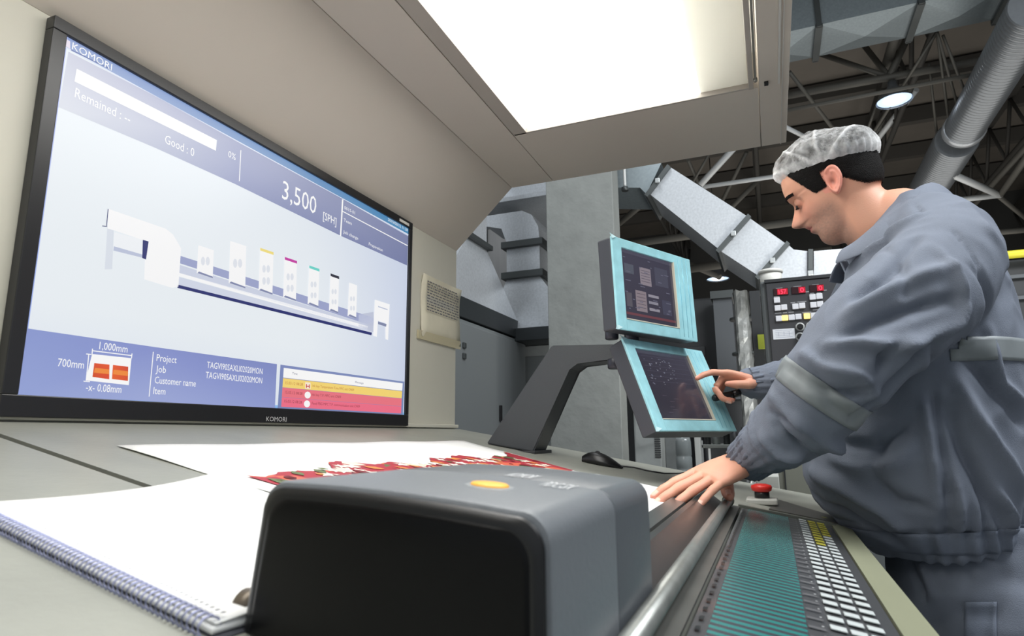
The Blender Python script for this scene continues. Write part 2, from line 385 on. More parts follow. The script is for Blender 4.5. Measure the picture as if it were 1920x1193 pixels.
sl = DZ1-bw
bg.poly([(ya_, sl-.018), (yb_, sl-.018), (yb_, sl+.002), (ya_, sl+.002)], [(150, 170, 215), (70, 140, 185), (60, 135, 185), (140, 160, 210)], 1)
bg.poly([(ya_, sl-.0205), (yb_, sl-.0205), (yb_, sl-.018), (ya_, sl-.018)], (225, 232, 248), 2)
bg.poly([(ya_, za_), (yb_, za_), (yb_, za_+.008), (ya_, za_+.008)], [(120, 170, 240), (110, 175, 225), (150, 200, 240), (170, 200, 248)], 1)
bg.poly([(ya_, za_), (ya_+.006, za_), (ya_+.006, zb_), (ya_, zb_)], [(90, 120, 215), (150, 175, 240), (190, 200, 245), (130, 150, 225)], 1)
pic.v += bg.v; pic.f += bg.f; pic.c += bg.c
# logo
pic.poly([(119, 70), (131, 78), (131, 92), (118, 84)], (235, 225, 240), 3)
pic.text('KOMORI', (134, 92), (209, 128), W, .0125, 4, UX, UZ)
pic.strip((133, 94), (209, 131), 2, (90, 110, 170), 3)
# header band
pic.poly([(128, 97), (300, 185), (452, 270), (640, 372), (765, 443), (763, 498), (640, 443), (440, 345), (290, 277), (110, 201)], [(206, 209, 226), (190, 194, 218), (168, 174, 205), (132, 140, 180), (128, 135, 172), (118, 126, 168), (122, 130, 174), (150, 158, 196), (186, 192, 214), (218, 222, 233)], 2)
pic.poly([(143, 129), (406, 263), (404, 283), (139, 153)], W, 4)
pic.text('Remained : --', (139, 182), (243, 228), W, .017, 4, UX, UZ)
pic.text('Good : 0', (308, 268), (363, 291), W, .017, 4, UX, UZ)
pic.text('0%', (427, 294), (441, 300), W, .014, 4, UX, UZ)
pic.strip((451, 282), (448, 340), 1.5, W, 4)
pic.text('3,500', (528, 372), (592, 396), W, .045, 4, UX, UZ)
pic.text('[SPH]', (605, 411), (630, 419), W, .02, 4, UX, UZ)
pic.strip((642, 374), (638, 443), 2.5, W, 4); pic.strip((641, 396), (764, 461), 1.6, W, 4)
for t, a, e in (('0015-01', (645, 392), (665, 402)), ('Team', (644, 415), (659, 421)), ('Job change', (643, 437), (671, 450)), ('Preparation', (691, 460), (717, 471)), ('2015/03/12 11:28', (727, 414), (764, 432))):
    pic.text(t, a, e, W, .0088, 4, UX, UZ)
# machine drawing
wm, sh_, nv = (253, 253, 254), (196, 204, 226), (28, 38, 110)
pic.poly([(203, 392), (196, 505), (210, 505), (213, 430)], (222, 228, 238), 2)
pic.poly([(203, 392), (310, 429), (324, 440), (339, 466), (334, 538), (322, 540), (270, 524), (272, 452), (213, 432), (201, 429)], wm, 3)
pic.poly([(214, 436), (276, 452), (272, 486), (212, 470)], (244, 247, 251), 2); pic.poly([(213, 462), (268, 478), (268, 484), (212, 470)], (190, 198, 222), 3)
pic.poly([(267, 450), (278, 453), (273, 487), (266, 484)], nv, 4); pic.strip((202, 392), (199, 424), 1.5, nv, 4); pic.strip((191, 424), (200, 425), 1.5, nv, 4)
pic.poly([(338, 480), (700, 596), (700, 612), (337, 494)], (158, 166, 206), 2); pic.poly([(337, 497), (700, 612), (700, 622), (336, 512)], (208, 214, 232), 2)
pic.poly([(336, 512), (690, 612), (689, 618), (335, 518)], wm, 2); pic.poly([(334, 519), (697, 620), (697, 626), (333, 535)], (214, 220, 236), 2)
pic.poly([(333, 534), (697, 624), (696, 629), (332, 540)], nv, 3)
pic.poly([(672, 590), (700, 585), (702, 624), (672, 612)], (196, 202, 222), 2)
for x, w, yt, yb, cc in ((368, 32, 460, 522, None), (428, 33, 452, 541, None), (484, 28, 466, 553, (245, 225, 130)), (530, 26, 483, 565, (200, 60, 165)), (576, 22, 499, 577, (110, 215, 205)), (616, 19, 514, 588, (40, 42, 60)), (651, 18, 530, 598, None)):
    sl_ = .3; pic.poly([(x+3, yt), (x+w, yt+w*sl_), (x+w-2, yb), (x, yb-w*sl_)], wm, 5)
    pic.poly([(x+1, yb-w*sl_), (x+w-2, yb), (x+w-2, yb-3), (x+4, yb-w*sl_-3)], (130, 138, 175), 6)
    if cc: pic.poly([(x+3, yt-1), (x+w, yt+w*sl_-1), (x+w, yt+w*sl_+4), (x+3, yt+4)], cc, 6)
    for k in (0, 1):
        for cy in ((.42, .68) if w < 30 else (.45,)):
            cx = x+w*(.36+.28*k); yy = yt+(yb-yt)*cy+2; rx = w*.12; ry = w*.26
            pic.poly([(cx+rx*math.cos(a*math.pi/5), yy+ry*math.sin(a*math.pi/5)) for a in range(10)], (228, 232, 240), 6)
pic.poly([(702, 562), (730, 571), (727, 638), (722, 636), (722, 606), (708, 602), (706, 632), (699, 630)], wm, 5)
pic.poly([(708, 574), (726, 580), (726, 582), (708, 576)], (190, 198, 220), 6); pic.poly([(708, 603), (724, 608), (723, 613), (708, 608)], (130, 138, 170), 6)
# lower info panels
pic.poly([(47, 615.5), (290, 651), (519, 683), (515, 768), (270, 752), (30, 741)], [(140, 155, 212), (136, 148, 208), (128, 140, 198), (146, 158, 212), (160, 172, 220), (150, 165, 218)], 2)
pic.poly([(172, 664), (246, 672), (241, 722.5), (160, 713.5)], W, 3)
pic.poly([(176, 681), (204.5, 684), (204, 711.5), (172.5, 707)], [(225, 80, 30), (235, 90, 40), (225, 70, 40), (215, 80, 30)], 4); pic.poly([(211, 684.5), (239.7, 688), (239, 714.5), (209, 711)], [(235, 90, 40), (215, 70, 40), (220, 80, 40), (235, 100, 30)], 4)
pic.poly([(177, 690), (204, 693), (203.5, 702), (175, 699)], (244, 140, 55), 5); pic.poly([(212, 693.5), (239, 696.5), (238.6, 705.5), (211, 702)], (244, 140, 55), 5)
pic.strip((173, 658), (246, 667), 1.8, W, 3); pic.strip((173, 654), (172, 664), 1.8, W, 3); pic.strip((247, 663), (246, 672), 1.8, W, 3)
pic.strip((166, 664), (161, 714), 1.8, W, 3); pic.strip((161, 664), (171, 665), 1.8, W, 3); pic.strip((156, 715), (168, 716), 1.8, W, 3)
for t, a, e, h in (('1,000mm', (185, 655), (238, 661), .0125), ('700mm', (107, 687), (156, 693), .0125), ('-x- 0.08mm', (160, 733), (226, 740), .0125), ('Project', (292.5, 677), (330, 681), .0125), ('Job', (291, 698), (310, 700), .0125), ('Customer name', (289, 719), (366, 726), .0125), ('Item', (286.5, 739), (309, 741), .0125), ('TAGVI90SAXLI02020MON', (387, 690), (491.5, 699.5), .0125), ('TAGVI90SAXLI02020MON', (384.5, 709), (490.7, 717.5), .0125)):
    pic.text(t, a, e, W, h, 4, UX, UZ)
pic.strip((287, 660), (279, 744), 1.6, W, 3)
pic.poly([(525.5, 684), (758, 716), (755, 779), (520, 769.5)], [(126, 140, 192), (130, 145, 190), (120, 140, 185), (118, 135, 185)], 2)
def crp(x, y): return (500+x*.243, 560+y*.243)
pic.poly([crp(130, 535), crp(1048, 655), crp(1044, 712), crp(125, 610)], W, 3)
pic.poly([crp(125, 614), crp(1044, 716), crp(1040, 770), crp(120, 685)], (250, 218, 118), 3)
pic.poly([crp(120, 687), crp(1040, 772), crp(1038, 832), crp(115, 760)], (238, 118, 132), 3)
pic.poly([crp(115, 762), crp(1038, 834), crp(1035, 887), crp(110, 835)], (242, 112, 138), 3)
dk = (150, 60, 70)
pic.text('Message', crp(680, 652), crp(745, 660), (90, 95, 130), .005, 4, UX, UZ); pic.text('Time', crp(195, 585), crp(235, 590), (90, 95, 130), .005, 4, UX, UZ)
for t, x0, x1, yy, sp in (('15.03.12 08:28', 140, 275, 660, .12), ('15.03.12 08:28', 138, 272, 733, .09), ('15.03.12 08:28', 133, 268, 802, .07), ('Ink key Temperature Tune MPC unit ON09', 350, 670, 682, .12), ('Ink key T.P. MPC unit CN09', 345, 570, 750, .09), ('Feed FBG MPC T.P. communication unit CN09', 345, 715, 818, .07)):
    pic.text(t, crp(x0, yy), crp(x1, yy+(x1-x0)*sp), dk if yy > 700 else (190, 120, 60), .0062, 5, UX, UZ)
for cx, cy in ((313, 745), (308, 813)):
    pic.poly([crp(cx+24*math.cos(a*math.pi/6), cy+27*math.sin(a*math.pi/6)) for a in range(12)], W, 5)
pic.poly([crp(295, 645), crp(335, 650), crp(335, 700), crp(293, 695)], (255, 240, 220), 5); pic.strip(crp(303, 660), crp(303, 690), 1.6, (200, 40, 40), 6); pic.strip(crp(325, 663), crp(325, 693), 1.6, (200, 40, 40), 6); pic.strip(crp(303, 676), crp(325, 678), 1.6, (200, 40, 40), 6)
pic.build('screen', M_pic, disp, 'lit screen with the machine status picture')
b = MB(); p = at(499, 790, X=-.9995); e = at(537, 792, X=-.9995); b.text('KOMORI', p, UX, UZ, width=(e-p).y, height=.010); b.build('logo', mat('silver_print', (190, 190, 190), .4), disp, recalc=False)
p = at(749, 410, X=-1.0); b = MB(); b.box((-1.0005, p.y, p.z-.0075), (-.9992, p.y+.055, p.z+.001)); b.build('sticker', mat('silver_sticker', (215, 212, 204), .4), disp, label='small silver sticker')

# ================================================================ THINGS ON THE DESK
def on(x, y, h=0): return Vector((x, y, deskz(x)+h))
# large printed sheet
sheet = thing('printed_sheet', 'large white press sheet with a band of red floral print, lying on the desk', 'printed sheet', on(-.65, 1.05, .001))
b = MB(); c4 = [(-.806, .587), (-.786, 1.573), (-.47, 1.43), (-.47, .50)]
c4 = [(-.806, .587), (-.786, 1.573), (-.40, 1.37), (-.40, .548)]
def sq(u, v):
    x = (c4[0][0]*(1-u)+c4[1][0]*u)*(1-v)+(c4[3][0]*(1-u)+c4[2][0]*u)*v; y = (c4[0][1]*(1-u)+c4[1][1]*u)*(1-v)+(c4[3][1]*(1-u)+c4[2][1]*u)*v
    return x, y
P = [[on(*sq(i/24, j/10), .0015+.0008*math.sin(i*.9+j)) for i in range(25)] for j in range(11)]
b.grid(P); s_ = b.build('sheet', M_paper, sheet); md = s_.modifiers.new('s', 'SOLIDIFY'); md.thickness = .0004
# print layer: procedural red/green/cream floral band with ragged edge
M_prn = bpy.data.materials.new('floral_print'); M_prn.use_nodes = True; nt = M_prn.node_tree; pb = nt.nodes['Principled BSDF']; pb.inputs['Roughness'].default_value = .5
tc = nt.nodes.new('ShaderNodeTexCoord'); vo = nt.nodes.new('ShaderNodeTexVoronoi'); vo.inputs['Scale'].default_value = 26
rp = nt.nodes.new('ShaderNodeValToRGB'); rp.color_ramp.interpolation = 'CONSTANT'
cr = rp.color_ramp; cr.elements[0].position = 0; cr.elements[0].color = s2l((164, 40, 54))+(1,); cr.elements[1].position = .50; cr.elements[1].color = s2l((206, 96, 70))+(1,)
for ps, c in ((.62, (92, 104, 62)), (.70, (158, 38, 52)), (.80, (238, 226, 196)), (.88, (140, 30, 44)), (.95, (226, 150, 60))):
    e_ = cr.elements.new(ps); e_.color = s2l(c)+(1,)
nt.links.new(tc.outputs['Object'], vo.inputs['Vector']); sep = nt.nodes.new('ShaderNodeSeparateColor'); nt.links.new(vo.outputs['Color'], sep.inputs[0]); nt.links.new(sep.outputs[0], rp.inputs[0]); nt.links.new(rp.outputs[0], pb.inputs['Base Color'])
b = MB(); rr = random.Random(11); up = []; N = 90
for i in range(N+1):
    u = i/N; v0 = .50+.05*math.sin(u*17)+.035*math.sin(u*41+1)+rr.uniform(-.014, .014); up.append(v0)
P = [[on(*sq(.035+.95*i/N, up[i]+(.965-up[i])*j/8), .0036) for i in range(N+1)] for j in range(9)]
b.grid(P, smooth=False); b.build('floral_print', M_prn, sheet, label='red floral printed band', recalc=False)
# white flowers and letters printed over it
b = MB()
for i in range(60):
    u, v = rr.uniform(.16, .94), rr.uniform(.50, .84); x, y = sq(u, v); r = rr.uniform(.010, .022); n = rr.choice((5, 6, 7)); a0 = rr.uniform(0, 6)
    b.poly([on(x+r*(1 if k % 2 else .45)*math.cos(a0+k*math.pi/n), y+r*(1 if k % 2 else .45)*math.sin(a0+k*math.pi/n), .0041) for k in range(2*n)], 0)
for i in range(80):
    u, v = rr.uniform(.05, .97), rr.uniform(.52, .92); x, y = sq(u, v); r = rr.uniform(.005, .014); a0 = rr.uniform(0, 6)
    b.poly([on(x+r*math.cos(a0+k*2*math.pi/6)*(1 if k % 3 else 2), y+r*math.sin(a0+k*2*math.pi/6), .0045) for k in range(6)], 1+i % 3)
b.build('flower_print', [mat('print_cream', (240, 230, 214), .5), mat('print_green', (100, 112, 70), .5), mat('print_orange', (214, 130, 66), .5), mat('print_dark_red', (118, 22, 34), .5)], sheet, recalc=False)
# second white sheet near the hand
sh2 = thing('blank_sheet', 'blank white sheet lying beside the guide bars under the fingertips', 'sheet of paper', on(-.25, 1.2, .001))
b = MB(); q = [(-.40, .90), (-.36, 1.36), (-.178, 1.33), (-.178, .86)]
P = [[on(*[(q[0][k]*(1-i/8)+q[1][k]*i/8)*(1-j/4)+(q[3][k]*(1-i/8)+q[2][k]*i/8)*j/4 for k in (0, 1)], .0062) for i in range(9)] for j in range(5)]
b.grid(P); s_ = b.build('sheet', M_paper, sh2); md = s_.modifiers.new('s', 'SOLIDIFY'); md.thickness = .0005
# spiral notebook, open page
nb = thing('spiral_notebook', 'open spiral-bound notebook with blank white page at the lower left', 'notebook', on(-.42, .35, .001))
A = on(-.505, .285); Bp = on(-.275, .262)     # binding runs A->B
bd = Vector((.225, -.022)); bd = Vector((-.275+.505, .262-.285)); bl = bd.length; bd.normalize()
nrmv = Vector((-bd.y, bd.x))                   # away from binding, into the page
if nrmv.y < 0: nrmv = -nrmv
def nbp(s_, t_, h): 
    x = -.560+bd.x*s_+nrmv.x*t_; y = .290+bd.y*s_+nrmv.y*t_
    return on(x, y, h)
def page_h(s_, t_):    # pages bow up away from the binding and at the far corner
    return .010+.010*math.sin(min(1, t_/.28)*math.pi)*.9+.006*max(0, t_-.2)/.1
SL = .283; TL = .205
def pg_t(i, n, s_): return .008+(TL-.008)*i/n
for name, hh, mm, ex in (('back_cover', .0005, mat('cover_grey', (60, 62, 70), .6), .004), ('page_block', .0035, M_paper, 0)):
    b = MB(); P = [[nbp(-ex+(SL+2*ex)*j/16, .004+(TL+ex)*i/8, hh) for j in range(17)] for i in range(9)]; b.grid(P)
    o_ = b.build(name, mm, nb); md = o_.modifiers.new('s', 'SOLIDIFY'); md.thickness = .001 if name == 'back_cover' else .003; md.offset = -1 if False else 0
b = MB(); P = [[nbp(SL*j/24, .006+TL*i/24, .0065+.004*math.sin(math.pi*i/24)*(j/24)+.0145*(i/24)**3*(1-.55*j/24)) for j in range(25)] for i in range(25)]
b.grid(P); o_ = b.build('page', M_paper, nb); md = o_.modifiers.new('s', 'SOLIDIFY'); md.thickness = .0005
b = MB(); nR = 62
for k in range(nR):
    s0 = .004+(SL-.008)*k/(nR-1); pts_ = []
    for a in range(9):
        an = math.radians(-60+a*42); pts_.append(nbp(s0+(.0012 if a > 4 else 0), .0045-.0065*math.cos(an*.9)*1.0, .0045+.0055*math.sin(an*.9)))
    b.tube(pts_, .0007, 6, False)
b.build('spiral_binding', mat('wire_blue_grey', (150, 154, 184), .35, .5), nb)
b = MB()
for k in range(nR):
    s0 = .004+(SL-.008)*k/(nR-1); x_ = nbp(s0, .013, .0098); b.box((-.0011, -.0011, 0), (.0011, .0011, .0003), 0, Matrix.Translation(x_))
b.build('punched_holes', mat('hole_grey', (110, 112, 120), .8), nb)
# mouse with cable
ms = thing('computer_mouse', 'black computer mouse with cable on the desk before the column', 'computer mouse', on(-.423, 1.66, .001))
b = MB(); P = []
mdir = Vector((.75, -.66, 0)).normalized(); mdir = Vector((.93, .1, 0)).normalized(); msd = Vector((-mdir.y, mdir.x, 0))
for i in range(13):
    t = i/12; ring = []
    wv = .030*math.sin(math.pi*min(.96, max(.05, t)))**.45; hh = .036*math.sin(math.pi*min(.97, max(.04, .08+t*.9)))**.7*(1-.35*t)
    for k in range(16):
        a = 2*math.pi*k/16; q_ = Vector((-.423, 1.66, 0))+mdir*(t-.5)*.105+msd*wv*math.cos(a)
        ring.append((q_.x, q_.y, deskz(q_.x)+.001+max(0, hh*math.sin(a))))
    P.append(ring)
b.grid(P, close=True); b.build('shell', M_black, ms, smooth=True)
b = MB(); q_ = Vector((-.423, 1.66, 0))-mdir*.012; b.lathe((q_.x, q_.y-.004, deskz(q_.x)+.028), (0, 1, 0), [(0, .007), (.008, .007)], 14); b.build('scroll_wheel', M_dark, ms)
b = MB(); cp = [at(*p, desk=.003) for p in ((1165, 874), (1190, 877), (1215, 883), (1245, 888), (1275, 888), (1300, 883))]; b.tube(cp, .002, 8); b.build('cable', M_black, ms)
# emergency stop
es = thing('emergency_stop_button', 'red mushroom emergency stop button on a pale block beside the key panel', 'emergency button', on(-.03, 1.5, .0))
c = at(1430, 945, desk=0); b = MB(); b.box((c.x-.032, c.y-.03, deskz(c.x)+.0), (c.x+.03, c.y+.03, deskz(c.x)+.012), .003); b.build('base_block', mat('pale_block', (178, 178, 172), .5), es)
b = MB(); b.lathe((c.x, c.y, deskz(c.x)+.010), (0, 0, 1), [(0, .015), (.018, .015)], 20); b.build('collar', M_black, es)
b = MB(); b.lathe((c.x, c.y, deskz(c.x)+.024), (0, 0, 1), [(0, .013), (.004, .020), (.010, .0215), (.014, .020), (.017, .012), (.018, 0)], 24); b.build('red_cap', mat('red_plastic', (214, 46, 38), .3), es, label='red mushroom cap')
# dark touch plate right beyond the key panel
pl = thing('label_plate', 'dark flat operating plate beyond the far end of the key panel', 'plate', on(.04, 1.44, 0))
b = MB(); q = [(-.02, 1.385), (.105, 1.385), (.105, 1.49), (.0, 1.62)]; b.prism([on(x, y, .0005) for x, y in q], (0, 0, .002)); b.build('plate', mat('plate_brown_grey', (84, 82, 78), .4, .3), pl)
b = MB(); q = [(.075, 1.42), (.085, 1.42), (.085, 1.43), (.075, 1.43)]; b.poly([on(x, y, .003) for x, y in q]); b.build('marking', M_keyy, pl, recalc=False)

# scanning head in the foreground
sc = thing('scanning_head', 'rounded grey scanning head with black glossy front and orange button in the foreground', 'scanner', (-.18, .39, deskz(-.18)))
x0, x1, yf, yk = -.270, -.098, .285, .540
def headsec(y, e=0, drop=0, n=8, rl=.014, rr_=.016):
    """outline of the head across the desk at depth y, seen from the front (left, top, right, bottom)"""
    def top(x): 
        u = (x-x0)/(x1-x0); return -.0235-.0130*u*u-drop
    L, R = x0+e, x1-e; pts = []; zb_ = -.145; zl = deskz(x0)+.002
    pts.append((L-.008, y, zl)); 
    for k in range(n+1):
        a = math.pi-math.pi/2*k/n; pts.append((L+rl+rl*math.cos(a), y, top(L+rl)-e-rl+rl*math.sin(a)))
    for k in range(1, n): x = L+rl+(R-L-rl-rr_)*k/n; pts.append((x, y, top(x)-e))
    for k in range(n+1):
        a = math.pi/2-math.pi/2*k/n; pts.append((R-rr_+rr_*math.cos(a), y, top(R-rr_)-e-rr_+rr_*math.sin(a)))
    pts.append((R, y, -.132)); return pts
def loft(secs, name, m, **k):
    b = MB(); b.grid(secs, close=True, smooth=True); 
    for s_ in (secs[0], secs[-1]):
        b.poly(s_)
    bmesh.ops.remove_doubles(b.bm, verts=b.bm.verts[:], dist=1e-6)
    return b.build(name, m, sc, **k)
def fixsmooth(o, ang=35):
    o.data.polygons.foreach_set('use_smooth', [True]*len(o.data.polygons))
    try: o.data.set_sharp_from_angle(angle=math.radians(ang))
    except Exception: pass
    return o
ym = .415
fixsmooth(loft([headsec(yf+.001, .004), headsec(yf+.003, .001), headsec(yf+.007, 0), headsec(ym-.002, 0), headsec(ym-.001, .0015)], 'front_shell', M_mid))
fixsmooth(loft([headsec(ym, .0025), headsec(ym+.0005, .001), headsec(ym+.002, 0), headsec(yk-.010, 0, .001), headsec(yk-.003, .002, .002), headsec(yk, .006, .004)], 'rear_shell', mat('scanner_rear', (84, 88, 92), .42, bump=.05, bscale=300), label='darker rear shell'))
fixsmooth(loft([headsec(yf-.0035, .0085), headsec(yf-.003, .006), headsec(yf-.001, .0035), headsec(yf+.001, .003)], 'front_rim', M_black))
fixsmooth(loft([headsec(yf-.0048, .012), headsec(yf-.0042, .010), headsec(yf-.003, .0085)], 'front_window', mat('window_black', (9, 9, 10), .3, spec=.2), label='black glossy front window'))
def ontop(px, py):
    z = -.034
    for _ in range(12): p = at(px, py, Z=z); u = (p.x-x0)/(x1-x0); z = -.0235-.0130*u*u
    return Vector((p.x, p.y, z))
bx = ontop(917, 912); b = MB(); b.lathe((bx.x, bx.y, bx.z-.0042), (.1, 0, 1), [(0, .0115), (.0052, .0115), (.0060, .0105), (.0062, .004)], 28); b.build('orange_button', mat('orange_button', (232, 168, 62), .5), sc, label='orange round button')
b = MB(); b.lathe((bx.x, bx.y, bx.z-.0042), (.1, 0, 1), [(0, .015), (.0040, .015), (.0046, .014)], 28); b.build('button_ring', mat('button_grey', (128, 132, 134), .5), sc)
b = MB()
for t_, a_, c_ in (('KOMORI', (945, 893), (1018, 880)), ('PDC-SX', (1010, 911), (1072, 897))):
    p1, p2 = ontop(*a_), ontop(*c_); L_ = p2.x-p1.x; nl = MB(); nl.text(t_, (0, 0, 0), (1, 0, 0), (0, 1, 0), width=max(.019, abs(L_)), height=.026)
    for f in nl.bm.faces:
        q = []
        for v in f.verts:
            X = p1.x+v.co.x; u = (X-x0)/(x1-x0); q.append((X, p1.y+v.co.y, -.0235-.0130*u*u+.0006))
        b.poly(q)
b.build('lettering', mat('letter_white', (205, 207, 208), .5), sc, recalc=False)
kc = at(437, 1140, Y=.30); b = MB(); b.lathe((x0-.006, .30, kc.z), (-1, 0, .15), [(0, .0045), (.006, .0045), (.0062, .009), (.016, .0095), (.0175, .007)], 18); b.build('side_knob', mat('brass_knob', (110, 100, 88), .4, .5), sc, label='brown metal side knob')
# ================================================================ TOUCH SCREENS ON THEIR ARM
arm = thing('support_arm', 'dark grey angled arm rising from the desk to carry the two touch screens', 'monitor arm', (-.69, 1.66, deskz(-.69)))
ap = [at(x, y, Y=1.62) for x, y in ((912, 826), (1000, 846), (1066, 692), (1082, 680), (1178, 672), (1178, 645), (1034, 648))]
ap[0] = at(912, 832, Y=1.62); ap[1] = at(1000, 848, Y=1.62)
b = MB(); b.prism(ap, (0, .10, 0)); bmesh.ops.bevel(b.bm, geom=b.bm.edges[:], offset=.003, segments=2, affect='EDGES'); b.build('bent_arm', mat('arm_grey', (70, 73, 76), .42, bump=.05, bscale=300), arm)
b = MB(); b.box((ap[0].x-.01, 1.60, min(ap[0].z, ap[1].z)-.03), (ap[1].x+.012, 1.74, min(ap[0].z, ap[1].z)+.004), .002); b.build('arm_foot', M_dark, arm)
pv = at(1152, 655, Y=1.53)
b = MB(); b.prism([at(1150, 648, Y=1.5), at(1150, 671, Y=1.5), at(1200, 671, Y=1.6), at(1200, 645, Y=1.6)], (0, .16, 0)); b.build('arm_head', MATS['arm_grey'], arm)
for k, (px, py, Yv) in enumerate(((1147, 628, 1.50), (1152, 683, 1.50), (1186, 634, 1.56), (1190, 684, 1.56))):
    c = at(px, py, Y=Yv); b = MB(); b.lathe((c.x, c.y, c.z-.012), (0, 0, 1), [(0, .014), (.003, .0165), (.022, .0165), (.025, .014)], 20)
    b.build('pivot', mat('pivot_blue_black', (46, 48, 58), .35), arm)
M_film = mat('blue_film', (160, 214, 222), .22, var=.10, scale=30, bump=.25, bscale=25, coat=.4)
M_filmd = mat('blue_film_edge', (110, 178, 198), .25, var=.1, scale=30)
M_glass = bpy.data.materials.new('touch_picture'); M_glass.use_nodes = True; nt = M_glass.node_tree; pb = nt.nodes['Principled BSDF']
va = nt.nodes.new('ShaderNodeVertexColor'); va.layer_name = 'Col'; nt.links.new(va.outputs[0], pb.inputs['Emission Color']); pb.inputs['Emission Strength'].default_value = .75
pb.inputs['Base Color'].default_value = (.02, .02, .024, 1); pb.inputs['Roughness'].default_value = .16
def touch(name, label, yaw, tilt, TL, Wd, H, upper):
    U = Vector((math.sin(yaw), math.cos(yaw), 0)); N = Vector((math.cos(yaw), -math.sin(yaw), 0))
    V = Vector((0, 0, 1))*math.cos(tilt)-N*math.sin(tilt); Nn = U.cross(V).normalized()
    if Nn.dot(N) < 0: Nn = -Nn
    TL = Vector(TL); t = thing(name, label, 'touch screen', TL+U*Wd/2-V*H)
    G = lambda u, v, n=0: TL+U*u*Wd-V*v*H+Nn*n
    b = MB(); b.obox(G(0, 1, -.040), U*Wd, V*H, Nn*.040, .004); b.build('casing', mat('casing_grey', (66, 68, 74), .4), t)
    b = MB(); b.obox(G(.2, .85, -.062), U*Wd*.6, V*H*.7, Nn*.022, .006); b.build('rear_housing', M_dark, t)
    # film-covered frame: four strips around the screen, wider button field at right
    l, r, tp, bt = .10, .76, .10, .87
    b = MB()
    b.obox(G(-.006, 1.004, 0), U*Wd*(l+.006), V*H*1.008, Nn*.006, .0015); b.obox(G(r, 1.004, 0), U*Wd*(1.006-r), V*H*1.008, Nn*.006, .0015)
    b.obox(G(l, tp, 0), U*Wd*(r-l), V*H*(tp+.004), Nn*.006, .0015); b.obox(G(l, 1.004, 0), U*Wd*(r-l), V*H*(1.004-bt), Nn*.006, .0015)
    b.build('film_frame', M_film, t, label='frame covered in pale blue protective film')
    M_fp = mat('film_pale', (196, 228, 232), .3)   # film sticking out at the corners, creases along the right field
    for (u, v, du, dv) in ((-.01, .0, -.045, -.02), (-.01, .98, -.05, .035)):
        b = MB(); b.poly([G(u, v-.02, .006), G(u+.05, v, .0075), G(u+.0, v+.03, .007), G(u+du, v+dv, .012)])
        o = b.build('film_corner', M_fp, t); md = o.modifiers.new('s', 'SOLIDIFY'); md.thickness = .0004
    for k in range(3):
        uu = r+.06+.06*k; b = MB(); b.tube([G(uu, .03, .0055), G(uu+.004, .5, .006), G(uu-.003, .97, .0055)], .0009, 6, ref=Nn); b.build('film_crease', M_filmd, t)
    b = MB(); e = .004
    b.obox(G(r-.008, bt+.012, .0008), U*Wd*.010, V*H*(bt-tp+.02), Nn*.0062); b.obox(G(l, bt+.012, .0008), U*Wd*(r-l), V*H*.010, Nn*.0062)
    b.build('screen_edge', mat('cream_edge', (206, 200, 182), .4), t)
    pc = Pic(lambda u, v: G(u, v, .0012), Nn, .0002)
    ix = lambda u, v: (l+(r-l)*u, tp+(bt-tp)*v)
    base = [(64, 62, 78), (58, 56, 72), (50, 46, 60), (54, 50, 64)] if upper else [(52, 50, 64), (66, 64, 78), (52, 46, 56), (38, 34, 44)]
    pc.poly([ix(0, 0), ix(1, 0), ix(1, 1), ix(0, 1)], base, 0)
    def R(u0, v0, u1, v1, c, L=1): pc.poly([ix(u0, v0), ix(u1, v0), ix(u1, v1), ix(u0, v1)], c, L)
    rr = random.Random(5 if upper else 9)
    if upper:
        R(.0, .0, 1, .05, (78, 76, 92)); R(.33, .20, .54, .46, (142, 132, 140)); R(.22, .56, .42, .86, (140, 128, 134)); R(.05, .20, .22, .34, (84, 88, 100)); R(.62, .14, .88, .42, (72, 72, 88))
        R(.03, .90, .97, .935, (110, 60, 66)); R(.46, .58, .66, .62, (150, 146, 156)); R(.46, .68, .64, .72, (140, 138, 150)); R(.46, .78, .66, .82, (150, 146, 156)); R(.72, .62, .9, .84, (66, 66, 84)); R(.05, .62, .15, .82, (88, 84, 92))
        for k in range(5): R(.35, .24+.04*k, .52, .25+.04*k, (100, 92, 104), 2); R(.24, .60+.05*k, .40, .61+.05*k, (100, 90, 100), 2)
        for k in range(26): u, v = rr.uniform(.03, .85), rr.uniform(.07, .86); R(u, v, u+rr.uniform(.03, .1), v+.012, (104, 104, 122), 2)
    else:
        R(.0, .0, 1, .05, (70, 70, 84)); 
        for k in range(46): u, v = rr.uniform(.1, .62), rr.uniform(.1, .5); R(u, v, u+rr.uniform(.008, .03), v+rr.uniform(.006, .02), rr.choice([(120, 122, 138), (96, 98, 116), (140, 140, 150)]), 2)
        for k in range(6): R(.08, .08+.075*k, .92, .085+.075*k, (74, 72, 88))
        for k in range(8): u = rr.uniform(.1, .9); R(u, .62+.04*k, u+.08, .63+.04*k, (70, 64, 76))
    pc.build('touch_panel', M_glass, t, 'dark lit touch panel')
    return t, G
touch('touch_screen', 'upper touch screen, upright, framed in pale blue protective film', .461, .042, (-.314, 1.374, .451), .313, .218, True)
low, GL = touch('touch_screen', 'lower touch screen, tilted back, with blue film frame, touched by the man', .418, .376, (-.309, 1.423, .218), .350, .227, False)

# ================================================================ BEHIND THE CONSOLE
# concrete column
col_ = thing('concrete_column', 'square grey concrete column behind the touch screens', 'column', (-1.2, 4.5, -1.05))
cl = at(1023, 345, Y=4.3).x; cr_ = at(1158, 325, Y=4.5).x
b = MB(); b.box((cl, 4.3, -1.05), (cr_, 4.5, 6.95), .006); b.build('shaft', M_conc, col_)
b = MB(); b.box((cl-.02, 4.28, -1.05), (cr_+.02, 4.52, -.9), .01); b.build('base', M_conc, col_)
